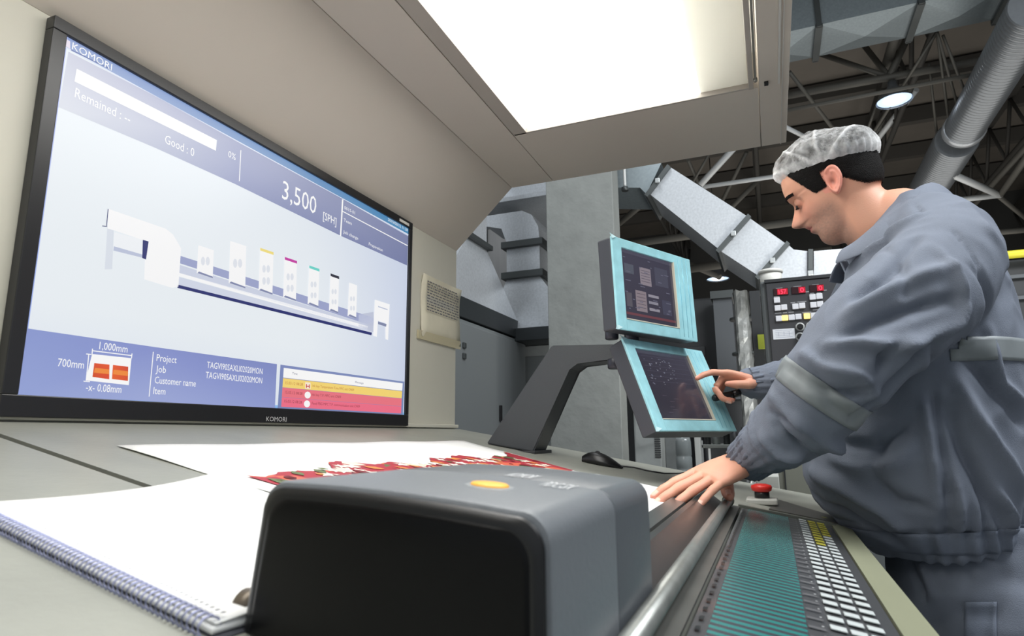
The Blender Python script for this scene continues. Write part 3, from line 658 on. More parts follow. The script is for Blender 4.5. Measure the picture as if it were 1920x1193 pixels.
# grey cabinets far left
cb = thing('switch_cabinet', 'tall grey steel cabinet at the left behind the display panel, under the sloped duct hood', 'cabinet', (-2.3, 3.9, -1.05))
XC = -1.95
a1 = at(984, 642, X=XC); a0 = at(862, 578, X=XC)
b = MB(); b.box((XC-.6, a0.y-.6, -1.05), (XC, a1.y, a1.z+.0), .006); b.build('cabinet_body', M_cab, cb)
b = MB(); b.box((XC, a0.y-.5, -.95), (XC+.012, a1.y-.02, a1.z-.03), .003); b.build('door', mat('cabinet_door', (108, 112, 113), .45), cb)
hp = at(937, 775, X=XC+.012); b = MB(); b.box((XC+.012, hp.y-.015, hp.z-.06), (XC+.03, hp.y+.015, hp.z+.06), .004); b.build('handle', M_black, cb)
for yy in (648, 668):
    hp = at(869, yy, X=XC+.012); b = MB(); b.box((XC+.012, hp.y-.02, hp.z-.02), (XC+.028, hp.y+.02, hp.z+.02), .004); b.build('hinge', M_galvd, cb)
cb2 = thing('switch_cabinet', 'second grey cabinet half hidden behind the concrete column', 'cabinet', (-1.9, 5.2, -1.05))
b = MB(); b.box((-2.7, a1.y+.08, -1.05), (-1.62, a1.y+.9, at(980, 620, Y=4.98).z-.112), .006); b.build('cabinet_body', mat('cabinet_light', (146, 150, 150), .5, var=.05), cb2)
b = MB(); b.box((-2.0, a1.y+.07, -.9), (-1.64, a1.y+.08, a1.z-.12), .003); b.build('door', M_cab, cb2)
# exhaust duct hoods above the cabinets
def seg4(P4, Q4):   # frustum between two quads
    m = MB(); a = [m.bm.verts.new(Vector(p)) for p in P4]; c = [m.bm.verts.new(Vector(p)) for p in Q4]
    m.bm.faces.new(a[::-1]); m.bm.faces.new(c)
    for i in range(4): m.bm.faces.new((a[i], a[(i+1) % 4], c[(i+1) % 4], c[i]))
    return m
def rect(x0, x1, y0, y1, z): return [(x0, y0, z), (x1, y0, z), (x1, y1, z), (x0, y1, z)]
dh = thing('exhaust_duct', 'galvanised duct with sloped hood standing on the tall grey cabinet at left', 'duct', (-2.25, 4.0, a1.z))
h0 = at(862, 545, X=XC); h1 = at(972, 603, X=XC); hz = h1.z
zb0 = a1.z+.012
t0 = at(893, 470, X=XC); t1 = at(918, 480, X=XC)
b = MB(); b.box((XC-.5, h0.y-.35, zb0), (XC+.01, h1.y, hz), .004); b.build('hood_base', mat('dark_flange', (58, 62, 64), .45, .5), dh)
tz = at(905, 468, X=XC-.1).z
seg4(rect(XC-.48, XC, h0.y-.3, h1.y-.02, hz+.001), rect(XC-.36, XC-.08, t0.y-.0, t1.y+.12, tz)).build('hood_cone', M_galv, dh)
b = MB(); b.box((XC-.40, t0.y-.04, tz+.001), (XC-.04, t1.y+.16, tz+.04), .003); b.build('flange', M_galvd, dh)
b = MB(); b.box((XC-.36, t0.y, tz+.041), (XC-.08, t1.y+.12, tz+.9)); b.build('riser', M_galv, dh)
# second duct near the column
Y2 = 4.98
def q2(x, y, Y=Y2): return at(x, y, Y=Y)
d2 = thing('exhaust_duct', 'galvanised duct with bolted flanges and curved elbow left of the concrete column', 'duct', q2(985, 640))
xa, xb = q2(950, 490).x, q2(1012, 490).x; za, zb2 = q2(980, 620).z, q2(980, 522).z
seg4(rect(q2(940, 620).x-.12, q2(1034, 620).x+.25, Y2-.1, Y2+.7, za), rect(xa, xb, Y2, Y2+.4, zb2)).build('lower_cone', M_galv, d2)
b = MB(); b.box((q2(940, 620).x-.16, Y2-.14, za-.11), (q2(1034, 620).x+.25, Y2+.74, za-.001), .004); b.build('cone_base', MATS['dark_flange'], d2)
def fl(z): 
    m = MB(); m.box((xa-.04, Y2-.04, z), (xb+.04, Y2+.44, z+.06), .004); return m
fl(zb2+.001).build('flange', M_galvd, d2)
z460 = q2(980, 464).z
b = MB(); b.box((xa, Y2, zb2+.062), (xb, Y2+.4, z460-.001)); b.build('straight_section', M_galv, d2)
fl(z460).build('flange', M_galvd, d2)
# elbow: curved outer face on right, flat horizontal run to the left
ze = z460+.061; zt = q2(980, 405).z
pf = [(xa, ze), (xb, ze), (xb-.01, ze+(zt-ze)*.5), (xb-.07, zt), (xb-.16, zt+.05), (xa-.2, zt+.05), (xa-.2, ze+.18), (xa-.05, ze+.14)]
b = MB(); b.prism([(x, Y2, z) for x, z in pf], (0, .4, 0)); b.build('elbow', M_galv, d2)
# horizontal overhead duct behind (bright elbow at 960,370)
d3 = thing('exhaust_duct', 'overhead galvanised duct crossing behind the left edge of the concrete column', 'duct', q2(985, 370, 5.6))
p_, r_ = q2(942, 412, 5.6), q2(1045, 356, 5.6)
b = MB(); b.box((p_.x, 5.6, q2(985, 402, 5.6).z), (r_.x+.5, 6.1, q2(985, 352, 5.6).z+.12), .01); b.build('horizontal_run', M_galv, d3)
b = MB(); nn = 12; P = []
cx, cz = p_.x+.05, q2(985, 402, 5.6).z
outl = [(p_.x-.5+.5*math.sin(i/nn*math.pi/2)*1.0, cz-.35+(.62)*(1-math.cos(i/nn*math.pi/2))) for i in range(nn+1)]
b.prism([(p_.x-.32, 5.0, cz-.02), (p_.x+.02, 5.0, cz-.02), (p_.x+.02, 5.0, cz+.36), (p_.x-.08, 5.0, cz+.34), (p_.x-.2, 5.0, cz+.25), (p_.x-.28, 5.0, cz+.12)], (0, .6, 0)); b.build('elbow', M_galv, d3)
b = MB(); b.box((p_.x-.36, 4.96, cz-.10), (p_.x+.9, 5.62, cz-.06), .004); b.build('soffit_plate', M_galv, d3)
# pale wall panels seen between the ducts
wp = thing('wall_partition', 'pale partition boards glimpsed between the exhaust ducts at the left', 'partition', (-4.3, 7.6, -1.05))
b = MB(); b.box((-5.6, 7.6, -1.05), (-2.2, 7.7, 3.0)); b.build('board', mat('partition_grey', (150, 150, 150), .7, var=.06, scale=2, stretch=(8, 1, 1)), wp)
b = MB(); 
for xx in (-4.4, -3.9, -3.5, -3.1): b.box((xx, 7.56, -1.05), (xx+.05, 7.6, 3.0))
b.build('post', M_galvd, wp)
# large diagonal duct
YD = 4.9
big = thing('ventilation_duct', 'large bright galvanised duct descending diagonally behind the man', 'duct', at(1350, 420, Y=YD))
def duct_seg(px, name, m=M_galv, dy=.55, y0=YD, grow=0):
    pts = [at(x, y, Y=y0) for x, y in px]
    b = MB(); b.prism(pts, (0, dy, 0)); return b.build(name, m, big)
duct_seg([(1100, 306), (1240, 306), (1212, 364), (1200, 352), (1100, 352)], 'upper_run', mat('galvanised_dull', (140, 150, 154), .45, .6, var=.08, scale=40))
duct_seg([(1256, 313), (1400, 405), (1346, 466), (1216, 362)], 'sloping_section')
duct_seg([(1404, 408), (1472, 456), (1420, 516), (1350, 470)], 'sloping_section')
duct_seg([(1478, 459), (1488, 468), (1514, 471), (1514, 560), (1440, 545), (1424, 520)], 'elbow')
duct_seg([(1526, 471), (1680, 458), (1680, 560), (1526, 560)], 'horizontal_section')
def flange(a, c, w=7):
    A, Bq = Vector((*a, 0)), Vector((*c, 0)); d = (Bq-A).normalized(); n = Vector((-d.y, d.x, 0))*w/2
    A = A-d*5; Bq = Bq+d*5
    pts = [at(*(p[:2]), Y=YD-.035) for p in (A-n, A+n, Bq+n, Bq-n)]
    b = MB(); b.prism(pts, (0, .62, 0)); b.build('flange', M_galvd, big)
    pm = (A+Bq)/2; b = MB(); c0 = at(pm.x, pm.y, Y=YD-.05); b.box((c0.x-.018, YD-.055, c0.z-.018), (c0.x+.018, YD-.036, c0.z+.018), .003); b.build('clamp', mat('clamp_metal', (176, 180, 180), .35, .6), big)
flange((1251, 314), (1214, 363)); flange((1402, 407), (1348, 468), 8); flange((1475, 458), (1422, 518), 8); flange((1520, 472), (1520, 552), 9)
# hanger strap left of the duct
hg = thing('threaded_hanger', 'thin pale threaded rod hanging beside the duct elbow right of the column', 'hanger', at(1172, 340, Y=YD-.1))
b = MB(); hq = at(1172, 355, Y=YD-.1); b.tube([(hq.x, hq.y, 6.96), hq], .012, 8); b.build('rod', M_white_steel, hg)
b = MB(); c0 = at(1172, 356, Y=YD-.1); b.lathe(c0, (0, 0, 1), [(-.01, .03), (.02, .03)], 6); b.build('nut', M_galvd, hg)
# round spiral duct along the hall
M_spiral = mat('spiral_duct', (150, 154, 158), .35, .6, var=.05, scale=20)
def spiral(name, A, B_, r, label):
    t = thing(name, label, 'duct', A); A, B_ = Vector(A), Vector(B_); L = (B_-A).length; ax = (B_-A).normalized(); prof = [(0, r)]
    n = int(L/.07)
    for i in range(n): h = L*i/n; prof += [(h+.002, r), (h+.01, r+.012), (h+.022, r+.012), (h+.03, r)]
    prof.append((L, r)); b = MB(); b.lathe(A, ax, prof, 28); b.build('pipe', M_spiral, t)
    b = MB(); b.lathe(A+ax*(L-.12), ax, [(0, r+.012), (.02, r+.03), (.12, r+.03), (.14, r+.012)], 28); b.build('collar', M_galv, t)
    return t
spiral('spiral_duct', at(1943, 10, Z=4.2), at(1806, 245, Z=4.2), .235, 'near length of the round spiral duct under the roof at upper right')
spiral('spiral_duct', at(1794, 262, Z=4.2), at(1700, 424, Z=4.2), .275, 'far thicker length of the round spiral duct, below the near length')
# hall lamps
def hall_lamp(px, py, Z, r, label, Yd=None, ztop=None):
    c = at(px, py, Z=Z) if Yd is None else at(px, py, Y=Yd); t = thing('pendant_lamp', label, 'pendant lamp', c); top = ztop or 6.96
    b = MB(); b.lathe(c, (0, 0, 1), [(.0, r), (.02, r*.98), (r*.55, r*.62), (r*.95, r*.30), (r*1.3, r*.26), (r*1.35, r*.1)], 28)
    o = b.build('reflector', mat('lamp_shade', (120, 124, 128), .3, .6), t); bm2 = bmesh.new(); bm2.from_mesh(o.data)
    low_ = [f for f in bm2.faces if abs(f.normal.z) > .9 and f.calc_center_median().z < .01]; bmesh.ops.delete(bm2, geom=low_, context='FACES'); bm2.to_mesh(o.data); bm2.free()
    b = MB(); b.lathe((c.x, c.y, c.z+.02), (0, 0, 1), [(0, r*.93), (.012, r*.93)], 28); b.build('lens', mat('lamp_lens', (190, 215, 245), .3, emit=1.0), t, label='bright bluish lens')
    b = MB(); b.lathe((c.x, c.y, c.z+.005), (0, 0, 1), [(0, r*.5), (.012, r*.5)], 20); b.build('bulb_glow', mat('lamp_core', (255, 255, 255), .3, emit=6), t)
    b = MB(); b.tube([(c.x, c.y, c.z+r*1.3), (c.x, c.y, top)], .012, 8); b.build('suspension', M_steel, t)
NY = at(1667, 145, Z=4.9).y
hall_lamp(1677, 190, 4.0, .225, 'near bright pendant lamp above the hairnet of the man', NY, 4.9)
hall_lamp(1346, 524, 3.6, .26, 'far small pendant lamp below the diagonal duct', None)

# roof framework: each chord line is a thing, its braces are parts
def line_thing(name, label, cat, segs, group=None, m=M_steel):
    A = segs[0][0]; t = thing(name, label, cat, A, group)
    for i, (p, q, r, nm) in enumerate(segs):
        b = MB(); b.tube([p, q], r, 8); b.build(nm, M_white_steel if nm == 'white_tube' else m, t)
    return t
def px2(a, c, Za, Zc): return at(*a, Z=Za), at(*c, Z=Zc)
N0 = at(1667, 145, Z=4.9)
g = 'roof truss lines of the hall'
line_thing('roof_truss', 'dark roof truss line crossing at the node above the pendant lamp', 'roof truss',
    [(at(1440, 186, Z=4.9), at(1960, 92, Z=4.9), .055, 'chord'), (N0, at(1535, 100, Z=5.6), .04, 'brace'), (N0, at(1620, 85, Z=5.8), .04, 'brace'), (N0, at(1720, 30, Z=5.8), .05, 'brace'), (at(1480, 135, Z=4.9), at(1565, 245, Z=4.4), .028, 'brace'), (at(1700, 0, Z=5.2), at(1655, 145, Z=5.2), .07, 'brace'), (at(1850, 110, Z=5.2), at(1900, 20, Z=5.4), .05, 'brace')])
line_thing('roof_truss', 'thinner roof truss line just below the node truss', 'roof truss',
    [(at(1440, 214, Z=4.4), at(1920, 122, Z=4.4), .028, 'chord'), (at(1470, 237, Z=4.2), at(1520, 262, Z=4.2), .03, 'white_tube')])
line_thing('roof_truss', 'pale thin truss bars meeting right of the diagonal duct behind the hairnet', 'roof truss',
    [(at(1316, 351, Z=4.2), at(1610, 308, Z=4.2), .038, 'white_tube'), (at(1313, 347, Z=4.2), at(1420, 230, Z=5.0), .055, 'white_tube'), (at(1300, 340, Z=4.2), at(1335, 280, Z=4.6), .022, 'brace'), (at(1350, 385, Z=4.2), at(1400, 285, Z=4.8), .035, 'brace'), (at(1290, 300, Z=4.5), at(1310, 345, Z=4.4), .03, 'brace')])
N2 = at(1875, 366, Z=4.0)
line_thing('roof_truss', 'pale truss bars meeting at a node right of the spiral duct above the shoulder', 'roof truss',
    [(N2, at(1778, 324, Z=4.0), .055, 'white_tube'), (N2, at(1770, 378, Z=4.0), .05, 'white_tube'), (N2, at(1960, 245, Z=4.0), .05, 'brace'), (at(1850, 438, Z=3.4), at(1960, 428, Z=3.4), .05, 'brace'), (at(1812, 400, Z=4.4), at(1960, 235, Z=4.6), .05, 'brace'), (at(1870, 366, Z=4.1), at(1960, 440, Z=4.1), .04, 'brace')])
line_thing('roof_truss', 'long dark truss chord passing behind the upper touch screen and the face', 'roof truss',
    [(at(1060, 474, Z=3.6), at(1640, 396, Z=3.6), .07, 'chord'), (at(1290, 505, Z=3.2), at(1560, 470, Z=3.2), .08, 'chord'), (at(1160, 420, Z=4.2), at(1250, 345, Z=4.6), .06, 'brace'), (at(1230, 470, Z=4.2), at(1350, 520, Z=3.2), .06, 'brace'), (at(1360, 400, Z=4.2), at(1430, 330, Z=4.8), .05, 'brace')])
line_thing('roof_truss', 'bundle of pale bars and stay rods rising right of the pendant lamp', 'roof truss',
    [(at(1757, 60, Z=5.0), at(1690, 165, Z=4.6), .018, 'brace'), (at(1718, 168, Z=5.6), at(1610, 306, Z=5.2), .05, 'white_tube'), (at(1757, 60, Z=5.0), at(1640, 245, Z=4.4), .022, 'brace'), (at(1757, 60, Z=5.0), at(1780, 235, Z=4.4), .018, 'stay_rod'), (at(1757, 60, Z=5.0), at(1800, 215, Z=4.4), .018, 'stay_rod'), (at(1768, 66, Z=5.0), at(1812, 180, Z=4.4), .018, 'stay_rod'), (at(1742, 120, Z=5.0), at(1757, 255, Z=4.4), .018, 'stay_rod'), (at(1655, 165, Z=4.9), at(1626, 245, Z=4.4), .018, 'stay_rod'), (at(1672, 200, Z=4.9), at(1640, 255, Z=4.4), .018, 'stay_rod')])
# rows of purlins under the roof sheet
pr = None
for i, y in enumerate((4.2, 6.0, 7.8, 9.6, 11.4, 13.2, 15.0, 17.0, 19.2)):
    if pr is None:
        pr = thing('roof_purlin', 'x', 'purlin', (0, y, 6.8)); b = MB(); b.box((-8.8, y-.09, 6.62), (8.8, y+.09, 6.95)); b.build('beam', mat('purlin_brown', (86, 83, 78), .7), pr); o = pr
    else: o = copy_tree(pr); o.location.y = y
    tag(o, 'dark purlin running across under the roof sheet of the hall', 'purlin', 'roof purlins')
rf = None
for i, x in enumerate((-4.5, -2.2, .1, 2.4, 4.7, 7.0)):
    if rf is None:
        rf = thing('roof_rafter', 'x', 'rafter', (x, 12, 6.4)); b = MB(); b.box((x-.06, 3, 6.3), (x+.06, 21.5, 6.5)); b.build('beam', mat('rafter_dark', (66, 64, 60), .7), rf); o = rf
        b = MB()
        for k in range(14): b.tube([(x, 3.5+k*1.3, 6.3), (x, 4.15+k*1.3, 5.3)], .035, 6); b.tube([(x, 4.15+k*1.3, 5.3), (x, 4.8+k*1.3, 6.3)], .035, 6)
        b.tube([(x, 3.5, 5.3), (x, 21, 5.3)], .05, 8); b.build('lattice', MATS['rafter_dark'], rf)
    else: o = copy_tree(rf); o.location.x = x
    tag(o, 'dark lattice rafter running along the length of the hall roof', 'rafter', 'roof rafters')
# big rectangular duct under the roof, top right
rz = 4.9
ya1 = at(1600, 32, Z=rz).y; yb1 = at(1600, 92, Z=rz).y
td = thing('rectangular_duct', 'wide flat rectangular duct with creased panels across the top right', 'duct', (2, (ya1+yb1)/2, rz))
xs_ = [at(1400, 110, Z=rz).x, at(1532, 75, Z=rz).x, at(1712, 45, Z=rz).x, at(1880, 10, Z=rz).x, at(2030, 0, Z=rz).x]
M_dz = mat('galvanised_dull', (140, 150, 154), .45, .6)
b = MB()
for i in range(4):
    xa_, xb_ = xs_[i], xs_[i+1]; cx = (xa_+xb_)/2; cy = (ya1+yb1)/2; C_ = (cx, cy, rz-.07)
    q = [(xa_, ya1, rz), (xb_, ya1, rz), (xb_, yb1, rz), (xa_, yb1, rz)]
    for k in range(4): b.poly([q[k], q[(k+1) % 4], C_])
b.poly([(xs_[0], ya1, rz), (xs_[-1], ya1, rz), (xs_[-1], ya1, rz+.7), (xs_[0], ya1, rz+.7)]); b.poly([(xs_[0], yb1, rz), (xs_[-1], yb1, rz), (xs_[-1], yb1, rz+.7), (xs_[0], yb1, rz+.7)]); b.poly([(xs_[0], ya1, rz+.7), (xs_[-1], ya1, rz+.7), (xs_[-1], yb1, rz+.7), (xs_[0], yb1, rz+.7)])
b.build('duct_body', M_dz, td)
for x in xs_[1:4]:
    b = MB(); b.box((x-.04, ya1-.03, rz-.05), (x+.04, yb1+.03, rz-.005)); b.box((x-.03, ya1-.05, rz-.05), (x+.03, ya1-.02, 6.6)); b.box((x-.03, yb1+.02, rz-.05), (x+.03, yb1+.05, 6.6)); b.build('hanger_strap', M_galvd, td)

# ---------------------------------------------------------------- control cabinet behind the man
YP = 3.0
cp = thing('control_cabinet', 'dark control cabinet with red digit displays and square white buttons behind the arm', 'control cabinet', at(1500, 640, Y=YP))
P_ = lambda x, y, Y=YP-.012: at(x, y, Y=Y)
xl, xr = P_(1430, 600).x, P_(1600, 600).x+.10; zt_ = P_(1430, 527).z
b = MB(); b.box((xl, YP, -1.05), (xr, YP+.35, zt_), .01); b.build('housing', mat('cabinet_edge_grey', (88, 92, 92), .45), cp)
b = MB(); b.box((xl+.025, YP-.012, P_(1430, 740).z), (xr-.01, YP-.001, zt_-.012), .003); b.build('front_plate', mat('panel_charcoal', (58, 58, 61), .45), cp)
b = MB(); b.box((xl+.02, YP-.016, zt_-.012), (xr, YP-.001, zt_+.004), .002); b.build('top_lip', M_darkm, cp)
def cpx(x, y): return 1400+x*.1844, 480+y*.1844
X_, Z_ = Vector((1, 0, 0)), Vector((0, 0, 1))
for (a0_, a1_, yy, tt, u0, u1) in ((272, 425, 366, '157', 325, 402), (455, 598, 350, '0', 543, 582), (638, 780, 330, '0', 730, 768)):
    pc_ = P_(*cpx((a0_+a1_)/2, yy)); w = (P_(*cpx(a1_, yy)).x-P_(*cpx(a0_, yy)).x)
    b = MB(); b.box((pc_.x-w/2, YP-.016, pc_.z-.016), (pc_.x+w/2, YP-.0125, pc_.z+.016), .001); d_ = b.build('digit_display', mat('display_dark_red', (46, 14, 20), .25), cp)
    b = MB(); O = P_(*cpx(u0, yy)); E = P_(*cpx(u1, yy)); b.text(tt, (O.x, YP-.0168, pc_.z-.010), X_, Z_, width=E.x-O.x, height=.020); b.build('red_digits', mat('red_led', (255, 50, 80), .4, emit=1.6), d_, recalc=False)
    b = MB(); b.poly([(O.x-.006, YP-.0162, pc_.z-.013), (E.x+.006, YP-.0162, pc_.z-.013), (E.x+.006, YP-.0162, pc_.z+.013), (O.x-.006, YP-.0162, pc_.z+.013)]); b.build('red_glow', mat('led_background', (150, 8, 30), .4, emit=.7), d_, recalc=False)
M_btn = mat('button_white', (212, 212, 216), .4, emit=.12); M_bty = mat('button_lit_yellow', (255, 222, 130), .4, emit=.8)
btn = None
for (x, y, yel) in [(307, 452, 0), (315, 532, 0), (380, 525, 0), (495, 516, 0), (563, 508, 0), (669, 420, 0), (738, 412, 0), (678, 500, 0), (746, 492, 0), (327, 639, 0), (390, 632, 1), (457, 627, 0), (525, 620, 0), (612, 614, 1), (682, 608, 0), (750, 603, 0), (818, 596, 0)]:
    c = P_(*cpx(x, y)); 
    b = MB(); b.box((c.x-.0125, YP-.020, c.z-.0125), (c.x+.0125, YP-.0125, c.z+.0125), .002); b.build('push_button', M_bty if yel else M_btn, cp, label='lit yellow push button' if yel else None)
for (x, y) in [(543, 722), (648, 716), (543, 822), (750, 716)]:
    c = P_(*cpx(x, y)); b = MB(); b.lathe((c.x, YP-.0125, c.z), (0, -1, 0), [(0, .019), (.002, .019), (.003, .014)], 20); b.build('dial_ring', mat('dial_grey', (178, 180, 178), .4), cp)
    b = MB(); b.lathe((c.x, YP-.0156, c.z), (0, -1, 0), [(0, .013), (.014, .012), (.016, .010)], 20); b.build('dial_knob', M_black, cp)
b = MB()
for (x, y, w) in [(330, 330, 30), (515, 312, 36), (700, 294, 30), (305, 415, 26), (452, 573, 24), (705, 548, 28), (320, 583, 30), (390, 578, 20), (610, 576, 40), (480, 475, 30), (550, 468, 50), (610, 366, 20), (790, 350, 20), (735, 375, 18), (665, 380, 18)]:
    c = P_(*cpx(x, y)); b.poly([(c.x-w*.00045, YP-.0128, c.z-.002), (c.x+w*.00045, YP-.0128, c.z-.002), (c.x+w*.00045, YP-.0128, c.z+.002), (c.x-w*.00045, YP-.0128, c.z+.002)])
b.build('caption_marks', mat('caption_grey', (150, 150, 152), .5), cp, recalc=False)
c0, c1 = P_(*cpx(272, 852)), P_(*cpx(485, 735)); b = MB(); b.box((c0.x, YP-.0135, c0.z+.0), (c1.x, YP-.0122, c1.z), 0); lb = b.build('paper_label', mat('label_white', (222, 224, 228), .6), cp, label='white paper label with pale grid')
b = MB()
for k in range(5):
    z = c0.z+(c1.z-c0.z)*(k+1)/6; b.poly([(c0.x+.01, YP-.0138, z), (c1.x-.01-.012*(k % 2), YP-.0138, z), (c1.x-.01-.012*(k % 2), YP-.0138, z+.0012), (c0.x+.01, YP-.0138, z+.0012)])
for k in range(3):
    x = c0.x+(c1.x-c0.x)*(k+1)/4; b.poly([(x, YP-.0138, c0.z+.012), (x+.0012, YP-.0138, c0.z+.012), (x+.0012, YP-.0138, c1.z-.012), (x, YP-.0138, c1.z-.012)])
b.build('print_lines', mat('caption_blue', (150, 156, 176), .6), lb, recalc=False)
# tub standing on the cabinet
tb = at(1446, 530, Y=YP+.10); tub = thing('plastic_tub', 'white plastic tub with lid standing on the control cabinet', 'tub', (tb.x, YP+.10, zt_+.004))
b = MB(); b.lathe((tb.x, YP+.10, zt_+.005), (0, 0, 1), [(0, .044), (.004, .046), (.05, .049)], 28); b.build('pot', mat('tub_white', (222, 220, 212), .45), tub)
b = MB(); b.lathe((tb.x, YP+.10, zt_+.0555), (0, 0, 1), [(0, .053), (.012, .054), (.014, .052), (.016, .050), (.018, .03)], 28); b.build('lid', MATS['tub_white'], tub)
# items of the press area, in the middle distance
def simple(name, label, cat, parts, base, group=None):
    t = thing(name, label, cat, base, group)
    for nm, m, bb in parts: bb.build(nm, m, t)
    return t
gp = at(1362, 640, Y=7.0)
b = MB(); b.box((at(1342, 640, Y=7.0).x, 7.0, -1.05), (at(1378, 640, Y=7.0).x, 7.3, at(1360, 552, Y=7.0).z)); b2 = MB(); b2.box((at(1338, 640, Y=7.0).x, 6.95, at(1360, 560, Y=7.0).z), (at(1382, 640, Y=7.0).x, 7.35, at(1360, 546, Y=7.0).z))
simple('steel_post', 'plain grey steel post under the far small pendant lamp', 'post', [('shaft', mat('post_grey', (84, 88, 92), .5), b), ('cap', M_galvd, b2)], (gp.x, 7.15, -1.05))
b = MB(); px0, px1 = at(1380, 640, Y=5.2).x, at(1410, 640, Y=5.2).x; P = []
for i in range(40):
    z = -1.0+(at(1390, 545, Y=5.2).z+1.0)*i/39; ring = []
    for k in range(16):
        a = 2*math.pi*k/16; r_ = 1+.16*noise.noise(Vector((k*.9, i*.7, 3))); ring.append(((px0+px1)/2+(px1-px0)*.5*r_*math.copysign(abs(math.cos(a))**.6, math.cos(a)), 5.3+.12*r_*math.copysign(abs(math.sin(a))**.6, math.sin(a)), z+.02*noise.noise(Vector((k*1.3, i, 9)))))
    P.append(ring)
b.grid(P, close=True, smooth=False); b.poly(P[0]); b.poly(P[-1])
b2 = MB(); 
for zz in (.35, .62, .9): b2.lathe(((px0+px1)/2, 5.3, zz), (0, 0, 1), [(0, .10), (.02, .10)], 16)
simple('wrapped_post', 'post wrapped in crinkled grey foil left of the control cabinet', 'post', [('foil_wrap', mat('foil_grey', (128, 130, 128), .4, .3, var=.2, scale=14, bump=.6, bscale=20), b), ('strap', M_galvd, b2)], ((px0+px1)/2, 5.3, -1.05))
b = MB(); b.box((at(1412, 640, Y=3.5).x, 3.5, -1.05), (at(1432, 640, Y=3.5).x, 3.7, at(1420, 545, Y=3.5).z)); b2 = MB(); c = at(1428, 640, Y=3.49); b2.box((c.x-.018, 3.492, c.z-.04), (c.x+.02, 3.4995, c.z+.036))
simple('machine_post', 'dark machine post with yellow-green sticker beside the control cabinet', 'post', [('shaft', M_darkm, b), ('sticker', mat('sticker_yellow_green', (150, 160, 50), .5), b2)], (.0, 3.6, -1.05))
# dark press unit behind the screens
x_a, x_b = at(1170, 600, Y=7.5).x, at(1345, 600, Y=7.5).x
b = MB(); b.box((x_a-.6, 7.5, -1.05), (x_b, 8.6, at(1300, 560, Y=7.5).z), .03); b2 = MB(); b2.box((x_a-.6, 7.47, at(1300, 700, Y=7.5).z), (x_b-.1, 7.5, at(1300, 690, Y=7.5).z)); b3 = MB(); b3.box((x_b-1.0, 7.46, .2), (x_b-.15, 7.5, 1.0), .01)
simple('press_unit', 'large dark printing press unit behind the touch screens', 'machine', [('housing', M_darkm, b), ('rail', M_galvd, b2), ('cover', mat('press_cover', (56, 58, 60), .4), b3)], ((x_a+x_b)/2, 8, -1.05))
x_a = at(1430, 760, Y=5.8).x; b = MB(); b.box((x_a-.5, 5.8, -1.05), (x_a+.6, 6.8, at(1430, 745, Y=5.8).z), .02); b2 = MB(); b2.box((x_a-.52, 5.77, at(1430, 748, Y=5.8).z), (x_a+.62, 6.82, at(1430, 740, Y=5.8).z))
simple('press_unit', 'low dark press unit with pale rim below the pointing hand', 'machine', [('housing', M_darkm, b), ('top_rim', MATS['post_grey'], b2)], (x_a, 6.3, -1.05))
# pale machine frame and vented cabinet under the lower screen
YF = 3.3
def fx(x, y=800, Y=YF): return at(x, y, Y=Y).x
def fz(y, x=1250, Y=YF): return at(x, y, Y=Y).z
b = MB(); b.box((fx(1188), YF, -1.05), (fx(1238), YF+.25, fz(735)), .008); b2 = MB(); 
for k in range(14): b2.box((fx(1226), YF-.004, fz(858)+k*.011), (fx(1237), YF-.0005, fz(858)+k*.011+.005))
b3 = MB(); b3.tube([at(1196, 740, Y=YF-.04), at(1199, 800, Y=YF-.05), at(1212, 818, Y=YF-.05), at(1236, 812, Y=YF-.04)], .006, 8)
simple('vented_cabinet', 'pale vented cabinet strip right of the column below the lower screen', 'cabinet', [('housing', mat('pale_machine', (146, 150, 148), .5, var=.12, scale=10), b), ('vent', M_darkm, b2), ('hose', M_white_steel, b3)], (fx(1210), YF+.1, -1.05))
b = MB(); b.box((fx(1238), YF+.12, -1.05), (fx(1272), YF+.2, fz(760)), .004)
simple('sheet_partition', 'mid grey panel behind the water bottle', 'panel', [('panel', mat('panel_mid', (116, 120, 120), .5, var=.15, scale=14), b)], (fx(1255), YF+.16, -1.05))
# bottle
bc = at(1284, 886, Y=3.1); bt_ = thing('water_bottle', 'cloudy grey plastic bottle between the panel and the white post', 'bottle', (bc.x, 3.1, bc.z-.05))
h = at(1284, 812, Y=3.1).z-bc.z
b = MB(); b.lathe((bc.x, 3.1, bc.z-.05), (0, 0, 1), [(0, .03), (.01, .037), (.06, .037), (.065, .034), (.072, .037), (.12, .037), (.125, .034), (.13, .037), (.19, .036), (.22, .03), (h+.03, .015), (h+.05, .014)], 24); b.build('bottle_body', mat('cloudy_plastic', (122, 128, 128), .15, .0, alpha=.85), bt_)
b = MB(); b.lathe((bc.x, 3.1, bc.z+h+.0), (0, 0, 1), [(0, .016), (.02, .016)], 16); b.build('bottle_cap', mat('cap_grey', (170, 172, 170), .4), bt_)
b = MB(); b.box((bc.x-.10, 3.0, -1.05), (bc.x+.06, 3.22, bc.z-.051), .004)
simple('side_stand', 'dark stand carrying the cloudy bottle', 'stand', [('body', M_darkm, b)], (bc.x, 3.1, -1.05))
b = MB(); b.box((fx(1300, Y=3.1), 3.1, -1.05), (fx(1311, Y=3.1), 3.16, fz(800, 1300, 3.1)), .003)
simple('white_post', 'slim white upright post left of the small shelf trolley', 'post', [('post', mat('pale_post', (172, 174, 170), .5), b)], (fx(1305, Y=3.1), 3.12, -1.05))
